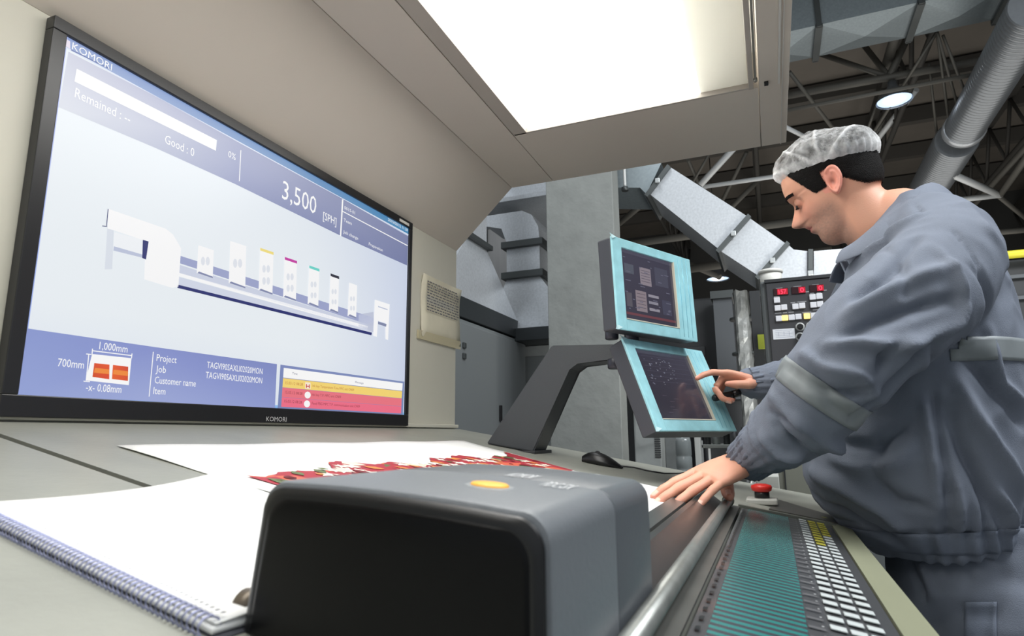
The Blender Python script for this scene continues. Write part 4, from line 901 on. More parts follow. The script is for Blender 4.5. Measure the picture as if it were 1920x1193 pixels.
# small shelf trolley
YT = 3.6; tx0, tx1 = at(1314, 840, Y=YT).x, at(1400, 840, Y=YT).x
tr_ = thing('shelf_trolley', 'small metal shelf trolley seen past the man\'s left forearm', 'trolley', ((tx0+tx1)/2, YT+.2, -1.05))
for y in (836, 873, 905): 
    z = at(1350, y, Y=YT).z; b = MB(); b.box((tx0, YT, z-.014), (tx1, YT+.42, z+.006), .003); b.build('shelf', mat('shelf_metal', (156, 160, 156), .35, .5), tr_)
for xx in (tx0, tx1-.012):
    for yy in (YT, YT+.408): b = MB(); b.box((xx, yy, -1.05), (xx+.012, yy+.012, at(1350, 826, Y=YT).z)); b.build('upright', M_white_steel, tr_)
zsh = at(1350, 836, Y=YT).z+.0065
jar = None
for k, (dx, r, hh, c) in enumerate(((.03, .016, .10, (60, 62, 64)), (.075, .02, .08, (150, 154, 152)), (.13, .018, .12, (48, 50, 52)), (.175, .015, .07, (96, 98, 100)), (.22, .02, .09, (40, 42, 44)))):
    nm = ('dark slim can at the left end of the trolley shelf', 'pale round can second from left on the trolley shelf', 'tallest dark can in the middle of the trolley shelf', 'short grey can on the trolley shelf', 'black can at the right end of the trolley shelf')[k]
    t = thing('spray_can', nm, 'can', (tx0+dx, YT+.1, zsh), 'cans on the trolley shelf'); m_ = mat('can_%d' % k, c, .35, .3)
    b = MB(); b.lathe((tx0+dx, YT+.1, zsh), (0, 0, 1), [(0, r), (hh*.8, r), (hh*.88, r*.6), (hh, r*.55)], 16); b.build('can_body', m_, t)
# grey box cabinet behind the left hand
g0, g1 = at(1452, 900, Y=2.25), at(1512, 940, Y=2.25)
b = MB(); b.box((g0.x, 2.25, -1.05), (g1.x+.10, 2.6, at(1470, 868, Y=2.25).z), .004); b2 = MB(); b2.box((g0.x+.03, 2.246, g1.z-.3), (g0.x+.034, 2.2495, at(1470, 872, Y=2.25).z))
simple('grey_box_cabinet', 'plain olive grey cabinet side between the cuff and the jacket front', 'cabinet', [('body', mat('olive_grey', (116, 118, 108), .5), b), ('seam', M_darkm, b2)], (g0.x, 2.4, -1.05))
b = MB(); c = at(1446, 905, Y=2.05); b.box((c.x-.04, 2.02, c.z-.03), (c.x+.022, 2.2, c.z+.02), .003); b2 = MB(); b2.box((c.x-.04, 2.0, -1.05), (c.x+.024, 2.22, c.z-.032), .003)
simple('carton_box', 'pale carton on a stand behind the red emergency button', 'box', [('carton', mat('carton_pale', (168, 170, 164), .7), b), ('stand', M_darkm, b2)], (c.x, 2.1, -1.05))
# machine right behind the back of the man
pm = at(1905, 540, Y=5.2)
b = MB(); b.box((pm.x-.5, 5.2, -1.05), (pm.x+3, 6.6, at(1905, 486, Y=5.2).z), .02); b2 = MB()
for yy in (520, 560): z = at(1905, yy, Y=5.2).z; b2.box((pm.x-.45, 5.17, z-.012), (pm.x+3, 5.198, z+.012))
simple('press_unit', 'dark press unit at the right edge behind the back of the jacket', 'machine', [('housing', M_darkm, b), ('rail', MATS['post_grey'], b2)], (pm.x+1, 5.9, -1.05))
yl = at(1905, 478, Y=5.1); b = MB(); b.tube([(yl.x-.35, 5.1, yl.z+.005), (yl.x+2, 5.1, yl.z+.005)], .028, 12)
simple('tube_light', 'yellow horizontal tube light above the dark press unit at the right edge', 'tube', [('tube', mat('yellow_tube', (214, 204, 60), .4, emit=.15), b)], (yl.x, 5.1, yl.z))  # yellow tube light with a faint glow of its own
# ================================================================ THE MAN
man = thing('person', 'man in grey work jacket and white hairnet leaning over the console, touching the lower screen', 'person', (.33, 1.44, -1.05))
dg = lambda: bpy.context.evaluated_depsgraph_get()
def fuse(bm, voxel, smooth=4, fac=.5, adapt=0):
    """one continuous skin from overlapping closed shapes"""
    bmesh.ops.recalc_face_normals(bm, faces=bm.faces[:])
    me = bpy.data.meshes.new('tmp'); bm.to_mesh(me); bm.free(); o = bpy.data.objects.new('tmp', me); COL.objects.link(o)
    md = o.modifiers.new('r', 'REMESH'); md.mode = 'VOXEL'; md.voxel_size = voxel; md.use_smooth_shade = True
    if smooth: s_ = o.modifiers.new('s', 'SMOOTH'); s_.factor = fac; s_.iterations = smooth
    m2 = bpy.data.meshes.new_from_object(o.evaluated_get(dg())); out = bmesh.new(); out.from_mesh(m2)
    bpy.data.objects.remove(o); bpy.data.meshes.remove(me); bpy.data.meshes.remove(m2)
    out.normal_update(); return out
def mbof(bm): m = MB(); m.bm.free(); m.bm = bm; return m
def limb(m, pts, rad, n=16, sub=4, ref=(0, 0, 1)):
    """closed tube through pts, spline-interpolated, rounded ends; rad per point (number or (across, along ref))"""
    P = [Vector(p) for p in pts]; R = [Vector((r, r)) if not hasattr(r, '__len__') else Vector(r) for r in rad]; PP = []; RR = []
    for i in range(len(P)-1):
        p0 = P[max(i-1, 0)]; p1 = P[i]; p2 = P[i+1]; p3 = P[min(i+2, len(P)-1)]
        r0 = R[max(i-1, 0)]; r1 = R[i]; r2 = R[i+1]; r3 = R[min(i+2, len(P)-1)]
        for k in range(sub):
            t = k/sub; a = -.5*t+t*t-.5*t**3; b_ = 1-2.5*t*t+1.5*t**3; c = .5*t+2*t*t-1.5*t**3; d = -.5*t*t+.5*t**3
            PP.append(p0*a+p1*b_+p2*c+p3*d); RR.append(r0*a+r1*b_+r2*c+r3*d)
    PP.append(P[-1]); RR.append(R[-1])
    def cap(p, q, r):
        d = (p-q).normalized(); e = min(r); return [(p+d*e*.5, r*.85), (p+d*e*.85, r*.5), (p+d*e, r*.12)]
    s = cap(PP[0], PP[1], RR[0])[::-1]; e = cap(PP[-1], PP[-2], RR[-1])
    pts_ = [x[0] for x in s]+PP+[x[0] for x in e]; rad_ = [tuple(x[1]) for x in s]+[tuple(r) for r in RR]+[tuple(x[1]) for x in e]
    m.tube(pts_, rad_, n, True, ref=ref); return PP, RR

# ---------------- head, built in its own frame: f forward, l left (towards the camera), u up
HF, HL, HU = Vector((-.8916, .2925, -.3457)), Vector((-.2573, -.9554, -.1449)), Vector((-.3727, -.0402, .9271))
HC = Vector((.166, 1.45, .517)); HS = .95
def H(f, l, u): return HC+(HF*f+HL*l+HU*u)*HS
def curve(tab):
    xs = [a for a, _ in tab]; ys = [b_ for _, b_ in tab]
    return lambda x: float(np.interp(x, xs, ys))
def scurve(tab, w=.004):
    c = curve(tab); return lambda x: (c(x-w)+c(x-w/2)+2*c(x)+c(x+w/2)+c(x+w))/6
front = scurve([(-.116, .030), (-.113, .058), (-.108, .066), (-.100, .075), (-.090, .079), (-.080, .079), (-.072, .0785), (-.066, .084), (-.060, .0910), (-.056, .0895), (-.053, .0885), (-.048, .0952), (-.043, .0950), (-.037, .091), (-.030, .088), (-.015, .087), (0, .086), (.012, .088), (.020, .0925), (.028, .0985), (.036, .100), (.05, .0995), (.07, .095), (.09, .083), (.105, .067), (.118, .045), (.127, .020), (.130, .0)], .003)
nose = scurve([(-.046, 0), (-.0405, .004), (-.037, .016), (-.032, .0255), (-.027, .029), (-.022, .0275), (-.012, .021), (0, .0135), (.010, .007), (.020, .002), (.028, 0)], .002)
back = scurve([(-.116, .025), (-.108, .02), (-.095, .008), (-.08, -.012), (-.065, -.045), (-.05, -.068), (-.03, -.085), (-.01, -.095), (.02, -.101), (.05, -.100), (.08, -.086), (.10, -.066), (.12, -.032), (.130, -.0)], .006)
width = scurve([(-.116, .012), (-.108, .028), (-.098, .040), (-.085, .049), (-.07, .055), (-.05, .061), (-.03, .0655), (-.01, .069), (.01, .071), (.03, .0745), (.055, .077), (.08, .071), (.10, .057), (.12, .031), (.130, .001)], .005)
def G2(x, s): return math.exp(-(x/s)**2)
frs = scurve([(-.116, .030), (-.113, .055), (-.108, .064), (-.100, .072), (-.090, .077), (-.07, .081), (-.05, .0845), (-.03, .086), (-.015, .0865), (0, .086)], .004)
def headpt(u, th, infl=0):
    w = width(u); fr = front(u)
    if u < 0 and math.cos(th) >= 0:
        w1 = G2(w*abs(math.sin(th)), .023); fr = fr*w1+frs(u)*(1-w1)
    bk = back(u); c = (.0 if u > -.05 else (.0+(-.05-u)*.5)); c = min(max(c, bk+.01), fr-.01)
    cs, sn = math.cos(th), math.sin(th)
    if cs >= 0:
        e = 2.35 if u < .02 else 2.2; f = c+(fr-c)*abs(cs)**(2/e); l = w*math.copysign(abs(sn)**(2/e), sn)
        al = abs(l)
        ns = .0085+.0105*max(0, min(1, (.012-u)/.045)); 
        if u < -.036: ns = .012
        f += 1.13*nose(u)*G2(l, ns)**.9
        f += .0055*G2(al-.0135, .0062)*G2(u+.032, .0075)          # nostril wings
        f -= .0105*G2(al-.031, .017)*G2(u-.008, .0145)            # eye sockets
        f += .0045*G2(al-.030, .020)*G2(u-.030, .0075)            # brow ridge
        f += .004*G2(al-.040, .018)*G2(u+.022, .018)             # cheek bone
        f -= .003*G2(al-.046, .016)*G2(u+.055, .018)
        f -= .0035*max(0, min(1, (al-.016)/.03))**2*G2(u+.053, .014)
        f -= .0022*G2(l, .003)*G2(u+.041, .006)                   # philtrum
        f -= .0028*G2(u+.0535, .0022)*G2(l, .02)                  # mouth line
    else:
        e = 2.15; f = c+(c-bk)*-abs(cs)**(2/e); l = w*math.copysign(abs(sn)**(2/e), sn)
    if infl:
        d = Vector((f, l, (u-.03)*.9)); d.normalize(); return f+d.x*infl, l+d.y*infl, u+d.z*infl
    return f, l, u
def headgrid(NU=110, NT=120, infl=0):
    us = [-.1165+(.1302+.1165)*(.5-.5*math.cos(math.pi*i/NU)) for i in range(NU+1)]
    ths = []
    for k in range(NT):   # more columns towards the face
        x = k/NT*2-1; ths.append(math.pi*math.copysign(abs(x)**1.25, x))
    return [[headpt(u, t, infl) for t in ths] for u in us], us, ths
g_, us, ths = headgrid()
m = MB(); m.grid([[H(*p) for p in row] for row in g_], close=True); m.poly([H(*p) for p in g_[0]]); m.poly([H(*p) for p in g_[-1]])
# eyeballs and lids
for sd in (1, -1):
    ec = Vector((.0745, sd*.031, .009)); 
    E_ = [[H(ec.x+.0125*math.cos(a)*math.cos(b2), ec.y+.0125*math.cos(a)*math.sin(b2), ec.z+.0125*math.sin(a)) for b2 in [2*math.pi*k/16 for k in range(16)]] for a in [math.pi*(i/10-.5)*.98 for i in range(11)]]
    m.grid(E_, close=True); m.poly(E_[0]); m.poly(E_[-1])
# neck
NB = at(1700, 420, Y=1.44)
limb(m, [H(-.012, 0, -.01), H(-.018, 0, -.06), (H(-.02, 0, -.115)+NB)/2*.5+H(-.02, 0, -.10)*.5, NB, NB+Vector((.05, 0, -.10))], [.060, .058, .062, .068, .060], 72, 8, ref=(0, 1, 0))
limb(m, [H(.035, 0, -.075), H(.012, 0, -.085), H(-.02, 0, -.12), H(-.04, 0, -.17)], [.032, .044, .05, .055], 64, 8, ref=(0, 1, 0))
# ears
def ear(sd):
    NR_, NA = 9, 36; rows = []; back_ = []
    cx, cu = -.010, .004; tiltE = math.radians(12)
    for i in range(NR_+1):
        r = i/NR_; row = []; rb = []
        for k in range(NA):
            a = 2*math.pi*k/NA; rx = .0185*(1+.12*math.sin(a)); ru = .0335
            x = r*rx*math.cos(a); y = r*ru*math.sin(a)
            if math.sin(a) < 0: x *= 1-.35*r*(-math.sin(a)); 
            front_side = math.cos(a) > .55 and -.4 < math.sin(a) < .75
            rim = .0075*G2(r-.86, .14)*(0.25 if front_side else 1)
            anti = .0045*G2(r-.52, .12)*(1 if math.cos(a) < .3 else 0)
            bowl = -.008*G2(x-.003, .007)*G2(y+.002, .010)
            lobe = .002 if y < -.018 else 0
            h = .009+rim+anti+bowl+lobe-.004*r**6
            h += (-x)*.38+.002
            X = cx+x*math.cos(tiltE)-y*math.sin(tiltE); Y = cu+x*math.sin(tiltE)+y*math.cos(tiltE)
            row.append(H(X, sd*(.0685+h), Y)); rb.append(H(X, sd*(.0685+h-.007 if r > .8 else .060), Y))
        rows.append(row); back_.append(rb)
    allr = rows+back_[::-1]; m.grid(allr[1:-1], close=True); m.poly(allr[1]); m.poly(allr[-2])
ear(1); ear(-1)
hb = fuse(m.bm, .0014, 2, .5)
nk = []
for v in hb.verts:
    d = (v.co-HC)/HS; f_, l_, u_ = d.dot(HF), abs(d.dot(HL)), d.dot(HU)
    if (u_ < -.05 and f_ < .035-(u_+.05)*.2) or (f_ < -.035 and u_ < .0): nk.append(v)
for _ in range(45): bmesh.ops.smooth_vert(hb, verts=nk, factor=.5, use_axis_x=True, use_axis_y=True, use_axis_z=True)
hb.normal_update()

# ---------------- hands
def hand(mm, W, D, N, T, curls, spread, thumb, S=1.0, cup=0):
    """W wrist, D towards the knuckles, N back of hand, T towards the thumb side; curls: per finger three bend angles"""
    D = Vector(D).normalized(); N = (Vector(N)-D*Vector(N).dot(D)).normalized(); T_ = D.cross(N).normalized()
    if T_.dot(Vector(T)) < 0: T_ = -T_
    W = Vector(W); P = lambda d, t, n: W+(D*d+T_*t+N*n)*S
    # palm: cross-sections
    rows = []
    for d, w, th, dn in ((-.055, .026, .021, 0), (-.02, .027, .0195, 0), (0, .029, .019, 0), (.02, .034, .018, .0), (.05, .0405, .0155, .001), (.075, .0425, .0135, .001), (.088, .040, .011, 0), (.094, .034, .007, -.001)):
        rows.append([P(d, w*math.copysign(abs(math.cos(a))**.75, math.cos(a)), dn+th*math.copysign(abs(math.sin(a))**.85, math.sin(a))-cup*(math.cos(a)**2)) for a in [2*math.pi*k/24 for k in range(24)]])
    mm.grid(rows, close=True); mm.poly(rows[0]); mm.poly(rows[-1])
    lens = ((.043, .026, .022), (.048, .030, .023), (.044, .028, .022), (.034, .021, .020)); pos = (.0305, .0105, -.0105, -.0300); base = (.083, .088, .084, .074); rr_ = (.0092, .0095, .0090, .0078)
    tips = []
    for i in range(4):
        p = P(base[i]-.018, pos[i]*.92, 0); dirn = (D*math.cos(spread[i])+T_*math.sin(spread[i])).normalized(); pts_ = [p]; q = P(base[i], pos[i], .001); pts_.append(q); ang = 0; r = rr_[i]*S
        rad = [r*1.05, r*1.08]
        for j, L in enumerate(lens[i]):
            ang += curls[i][j]; dj = dirn*math.cos(ang)-N*math.sin(ang); mid = q+dj*L*S*.5; q = q+dj*L*S; pts_ += [mid, q]; rad += [r*(.93-.06*j), r*(.98-.09*j) if j < 2 else r*.70]
        limb(mm, pts_, rad, 12, 3, ref=tuple(N)); tips.append((q, dj, N*math.cos(ang)+dirn*math.sin(ang), r))
        # knuckle
        limb(mm, [P(base[i]-.008, pos[i], .004), P(base[i]+.004, pos[i], .0035)], [r*.85, r*.8], 10, 2, ref=tuple(N))
    p0 = P(.012, .018, -.006); pts_ = [p0]; q = p0; rad = [.0155*S]
    for (dd, tt, nn, L, r) in thumb:
        v = (D*dd+T_*tt+N*nn).normalized(); mid = q+v*L*S*.5; q = q+v*L*S; pts_ += [mid, q]; rad += [r*S*1.0, r*S*.95]
    rad[-1] *= .8
    limb(mm, pts_, rad, 12, 3, ref=tuple(N)); tips.append((q, v, N, rad[-1]))
    return P, tips
# left hand: flat on the guide bars and paper
WL = at(1396, 866, Y=1.235)
tipL = at(1243, 940, Y=1.125)
KL = at(1312, 908, Y=1.165)+Vector((0, 0, .004))
DL = KL-WL
mh = MB()
PL, tipsL = hand(mh, WL, DL, (-.25, -.50, .80), (-.3, 1, 0),
    [(.04, .12, .08), (.05, .12, .06), (.08, .12, .06), (.12, .14, .08)], (.06, .02, -.05, -.16),
    [(.55, .25, -.85, .028, .0140), (.55, -.65, -.45, .028, .0120), (.6, -.8, .05, .022, .0102)], S=1.04)
limb(mh, [WL, at(1422, 846, Y=1.212), at(1456, 821, Y=1.186)], [(.028, .023), (.029, .026), .029], 18, ref=(0, 0, 1))
hlb = fuse(mh.bm, .0016, 3, .5)
# right hand: pointing at the lower touch screen, thumb and curled fingers round a marker
TR = at(1308, 705, Y=1.655)
WR = at(1417, 722, Y=1.70)
DR = TR-WR
mh = MB()
PR, tipsR = hand(mh, WR, DR+Vector((0, 0, .012)), (.1, .35, .93), (0, -1, 0),
    [(.22, .32, .22), (1.15, 1.15, .6), (1.25, 1.25, .7), (1.3, 1.2, .7)], (.02, .0, -.04, -.10),
    [(.55, .55, -.45, .034, .0135), (.85, .1, -.25, .030, .0115), (.95, -.1, -.15, .024, .0095)], S=.93)
limb(mh, [WR, at(1440, 716, Y=1.708), at(1475, 714, Y=1.725)], [(.025, .020), (.026, .023), .026], 18, ref=(0, 0, 1))
hrb = fuse(mh.bm, .0016, 3, .5)
# one body mesh: head and neck, both hands, and the trunk and limbs inside the clothes
core = MB()
SHL, SHR = at(1765, 485, Y=1.28), at(1672, 505, Y=1.60)
PEL = Vector((.325, 1.43, -.27))
ELL, ELR = at(1590, 650, Y=1.14), at(1560, 690, Y=1.76)
limb(core, [at(1712, 420, Y=1.43), at(1722, 500, Y=1.43), at(1728, 600, Y=1.43), at(1722, 760, Y=1.43), at(1722, 880, Y=1.43), PEL, PEL+Vector((0, 0, -.06))], [(.05, .045), (.07, .055), (.12, .085), (.14, .11), (.14, .11), (.12, .085), (.11, .08)], 20, ref=(1, 0, 0))
limb(core, [at(1722, 500, Y=1.40), SHL, ELL, at(1506, 776, Y=1.145), WL+Vector((.01, 0, .015))], [.06, .05, .036, .028, .023], 16)
limb(core, [at(1722, 500, Y=1.46), SHR, ELR, at(1470, 714, Y=1.725), WR+Vector((.03, 0, 0))], [.05, .04, .034, .027, .023], 16)
for sy in (-.10, .10):
    limb(core, [PEL+Vector((0, sy, 0)), PEL+Vector((-.015, sy*.98, -.36)), PEL+Vector((.008, sy*.98, -.70))], [.065, .05, .04], 16, ref=(1, 0, 0))
cbm = fuse(core.bm, .012, 2)
body = bmesh.new()
lay = None
def stamp(src, fn):
    me = bpy.data.meshes.new('t'); src.to_mesh(me); src.free(); a = me.color_attributes.new('Col', 'FLOAT_COLOR', 'POINT')
    for v in me.vertices: a.data[v.index].color = (*fn(v.co, v.normal), 1)
    body.from_mesh(me); bpy.data.meshes.remove(me)
def mixc(a, b_, t): t = max(0, min(1, t)); return tuple(x*(1-t)+y*t for x, y in zip(a, b_))
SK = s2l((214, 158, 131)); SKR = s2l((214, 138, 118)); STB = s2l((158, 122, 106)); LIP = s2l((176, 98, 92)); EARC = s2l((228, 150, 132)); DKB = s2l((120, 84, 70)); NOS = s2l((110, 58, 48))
def headcol(co, no):
    d = (co-HC)/HS; f, l, u = d.dot(HF), d.dot(HL), d.dot(HU); c = SK
    c = mixc(c, SKR, .5*G2(f-.075, .03)*G2(u+.02, .03)+.35*G2(f-.11, .012)*G2(u+.025, .02))
    if f > .0 and u < -.01:   # beard shadow on jaw, chin and lip
        s_ = min(1, max(0, (-.012-u)/.03))*min(1, max(0, (f-.002)/.02)); s_ *= 1-.8*G2(f-.075, .016)*G2(u+.03, .018); s_ *= 1 if u > -.118 else max(0, 1-(-.118-u)/.03)
        nz = .5+.5*noise.noise(Vector((f*260, l*260, u*260))); c = mixc(c, STB, s_*(.55+.45*nz))
    if abs(l) < .027 and f > .075: c = mixc(c, LIP, .9*G2(u+.0535, .0075)*(1 if abs(l) < .022 else .3))
    if abs(l) < .027 and f > .07: c = mixc(c, NOS, .9*G2(u+.0535, .0014))
    if abs(l) > .068 and -.04 < f < .02: c = mixc(c, EARC, .8); 
    if abs(l) > .062 and f < .012: c = mixc(c, NOS, .75*G2(f+.007, .005)*G2(u-.003, .008)*(1 if abs(l) < .079 else .3))
    for sx in (1, -1):
        c = mixc(c, NOS, .95*G2(f-.104, .0045)*G2(l-sx*.008, .0035)*G2(u+.0385, .0022))
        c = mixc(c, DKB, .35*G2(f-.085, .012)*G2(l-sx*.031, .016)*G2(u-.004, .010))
    return c
stamp(hb, headcol)
def handcol(tips, kn):
    def fn(co, no):
        c = mixc(SK, SKR, .15+.25*noise.noise(co*40))
        for q, dj, nn, r in tips:
            e = co-q; a = e.dot(dj); b_ = e.dot(nn.normalized()); w = (e-dj*a-nn*e.dot(nn)).length
            c = mixc(c, SKR, .55*math.exp(-(e.length/.02)**2))
            if -.010 < a < .003 and w < r*.62 and r*.35 < b_ < r*1.5: c = mixc(c, s2l((240, 196, 178)), .8)
        return c
    return fn
stamp(hlb, handcol(tipsL, None)); stamp(hrb, handcol(tipsR, None)); stamp(cbm, lambda co, no: SK)
M_skin = bpy.data.materials.new('skin'); M_skin.use_nodes = True; nt = M_skin.node_tree; pb = nt.nodes['Principled BSDF']
va = nt.nodes.new('ShaderNodeVertexColor'); va.layer_name = 'Col'; nt.links.new(va.outputs[0], pb.inputs['Base Color']); pb.inputs['Roughness'].default_value = .52
pb.inputs['Subsurface Weight'].default_value = .12; pb.inputs['Subsurface Radius'].default_value = (.012, .004, .002); pb.inputs['Subsurface Scale'].default_value = .6
tc = nt.nodes.new('ShaderNodeTexCoord'); nz = nt.nodes.new('ShaderNodeTexNoise'); nz.inputs['Scale'].default_value = 420; bp = nt.nodes.new('ShaderNodeBump'); bp.inputs['Strength'].default_value = .12; bp.inputs['Distance'].default_value = .002
nt.links.new(tc.outputs['Object'], nz.inputs['Vector']); nt.links.new(nz.outputs[0], bp.inputs['Height']); nt.links.new(bp.outputs[0], pb.inputs['Normal'])
mbof(body).build('body', M_skin, man, recalc=False, smooth=True)

# ---------------- hair, brows, lashes
M_hair = mat('black_hair', (20, 17, 16), .6, bump=.8, bscale=420, stretch=(1, 1, .25))
gi, us, ths = headgrid(90, 120, .0045)
def sst(a, b_, x): t = max(0, min(1, (x-a)/(b_-a))); return t*t*(3-2*t)
HB = curve([(-.10, -.036), (-.08, -.036), (-.062, -.034), (-.045, -.018), (-.03, .0), (-.015, .012)])
def hairy(f, l, u):
    top = sst(.030, .042, u)*sst(.040, .032, f-.44*min(u, .06)-.25*max(0, u-.06))
    side = sst(-.004, .004, u)*sst(.040, .032, f-.44*u)*sst(.004, .012, f)*(1 if abs(l) > .045 else 0)
    bk_ = sst(-.016, -.024, f)*sst(-.006, .006, u-HB(f))
    return max(top, side, bk_)
M_hair2 = bpy.data.materials.new('black_short_hair'); M_hair2.use_nodes = True; nt = M_hair2.node_tree; pb = nt.nodes['Principled BSDF']
pb.inputs['Base Color'].default_value = (.006, .005, .0045, 1); pb.inputs['Roughness'].default_value = .85; pb.inputs['Specular IOR Level'].default_value = .2
tc = nt.nodes.new('ShaderNodeTexCoord'); nz = nt.nodes.new('ShaderNodeTexNoise'); nz.inputs['Scale'].default_value = 520; va = nt.nodes.new('ShaderNodeVertexColor'); va.layer_name = 'Col'
m1 = nt.nodes.new('ShaderNodeMath'); m1.operation = 'ADD'; m2_ = nt.nodes.new('ShaderNodeMapRange'); m2_.inputs[1].default_value = .82; m2_.inputs[2].default_value = 1.02
nt.links.new(tc.outputs['Object'], nz.inputs['Vector']); nt.links.new(nz.outputs[0], m1.inputs[0]); nt.links.new(va.outputs[0], m1.inputs[1]); nt.links.new(m1.outputs[0], m2_.inputs[0]); nt.links.new(m2_.outputs[0], pb.inputs['Alpha'])
bp = nt.nodes.new('ShaderNodeBump'); bp.inputs['Strength'].default_value = .7; bp.inputs['Distance'].default_value = .004; nt.links.new(nz.outputs[0], bp.inputs['Height']); nt.links.new(bp.outputs[0], pb.inputs['Normal'])
V_, F_, D_ = [], [], []
for i in range(len(gi)):
    for k in range(120):
        p = gi[i][k]; d = hairy(*p); D_.append(d); q = H(*p); V_.append(q+(q-HC).normalized()*(-.0042+.004*d+.0012*noise.noise(q*260)))
for i in range(len(gi)-1):
    for k in range(120):
        q = (i*120+k, i*120+(k+1) % 120, (i+1)*120+(k+1) % 120, (i+1)*120+k)
        if max(D_[x] for x in q) > .02: F_.append(q)
me = bpy.data.meshes.new('hair'); me.from_pydata([v+Vector((0, 0, CZ))-man.location for v in V_], [], F_); ca_ = me.color_attributes.new('Col', 'FLOAT_COLOR', 'POINT')
for i, d in enumerate(D_): ca_.data[i].color = (d, d, d, 1)
me.polygons.foreach_set('use_smooth', [True]*len(me.polygons)); me.materials.append(M_hair2); hr = bpy.data.objects.new('hair', me); COL.objects.link(hr); hr.parent = man
tb2 = bmesh.new(); tb2.from_mesh(me); bmesh.ops.delete(tb2, geom=[v for v in tb2.verts if not v.link_faces], context='VERTS'); tb2.to_mesh(me); tb2.free()
for sd in (1, -1):
    m = MB()
    for k in range(46):   # brow hairs
        t = k/45; l = sd*(.012+.040*t); u = .0265+.006*math.sin(t*2.6)-.003*t; l2 = l+sd*.007; f0 = headpt(u, math.asin(min(.95, abs(l)/width(u))*1.0)*sd)[0]
        f1 = headpt(u, math.asin(min(.98, (abs(l)/width(u))**1.15))*sd)[0]
        for dz_ in (-.0016, .0008): m.tube([H(f1+.0005, l, u+dz_-.001), H(f1+.0018, l+sd*.003, u+dz_+.0015), H(f1-.001, l2, u+dz_+.002)], .0006, 4, False)
    m.build('eyebrow', M_hair, man)
for sd in (1, -1):
    m = MB(); ec = Vector((.0745, sd*.031, .009)); R_ = .0134
    rows = []
    for j in range(4):   # lowered lid edge with lashes
        el = math.radians(-22-5*j); rows.append([H(ec.x+(R_+.0006*j+.0006)*math.cos(el)*math.cos(b2), ec.y+sd*(R_+.0006*j)*math.cos(el)*math.sin(b2), ec.z+R_*math.sin(el)-.0004*j) for b2 in [math.radians(-55+110*k/14+sd*0) for k in range(15)]])
    m.grid(rows)
    for k in range(15):
        b2 = math.radians(-50+100*k/14); el = math.radians(-34); p = Vector((ec.x+R_*math.cos(el)*math.cos(b2), ec.y+sd*R_*math.cos(el)*math.sin(b2), ec.z+R_*math.sin(el)))
        m.tube([H(*p), H(p.x+.0045, p.y+sd*.003*math.sin(b2), p.z-.0035)], .0004, 4, False)
    m.build('eyelashes', M_hair, man)

# ---------------- hairnet
M_net = bpy.data.materials.new('hairnet_fabric'); M_net.use_nodes = True; nt = M_net.node_tree; pb = nt.nodes['Principled BSDF']
pb.inputs['Base Color'].default_value = (.80, .80, .79, 1); pb.inputs['Roughness'].default_value = .8
tc = nt.nodes.new('ShaderNodeTexCoord'); nz = nt.nodes.new('ShaderNodeTexNoise'); nz.inputs['Scale'].default_value = 60; nz.inputs['Detail'].default_value = 6; nz.inputs['Roughness'].default_value = .7
va = nt.nodes.new('ShaderNodeVertexColor'); va.layer_name = 'Col'; rg = nt.nodes.new('ShaderNodeMapRange'); rg.inputs[1].default_value = .35; rg.inputs[2].default_value = .72; rg.inputs[3].default_value = -.16; rg.inputs[4].default_value = .24
ad = nt.nodes.new('ShaderNodeMath'); ad.operation = 'ADD'; ad.use_clamp = True
nt.links.new(tc.outputs['Object'], nz.inputs['Vector']); nt.links.new(nz.outputs[0], rg.inputs[0]); nt.links.new(va.outputs[0], ad.inputs[0]); nt.links.new(rg.outputs[0], ad.inputs[1]); nt.links.new(ad.outputs[0], pb.inputs['Alpha'])
bp = nt.nodes.new('ShaderNodeBump'); bp.inputs['Strength'].default_value = .5; bp.inputs['Distance'].default_value = .004; nt.links.new(nz.outputs[0], bp.inputs['Height']); nt.links.new(bp.outputs[0], pb.inputs['Normal'])
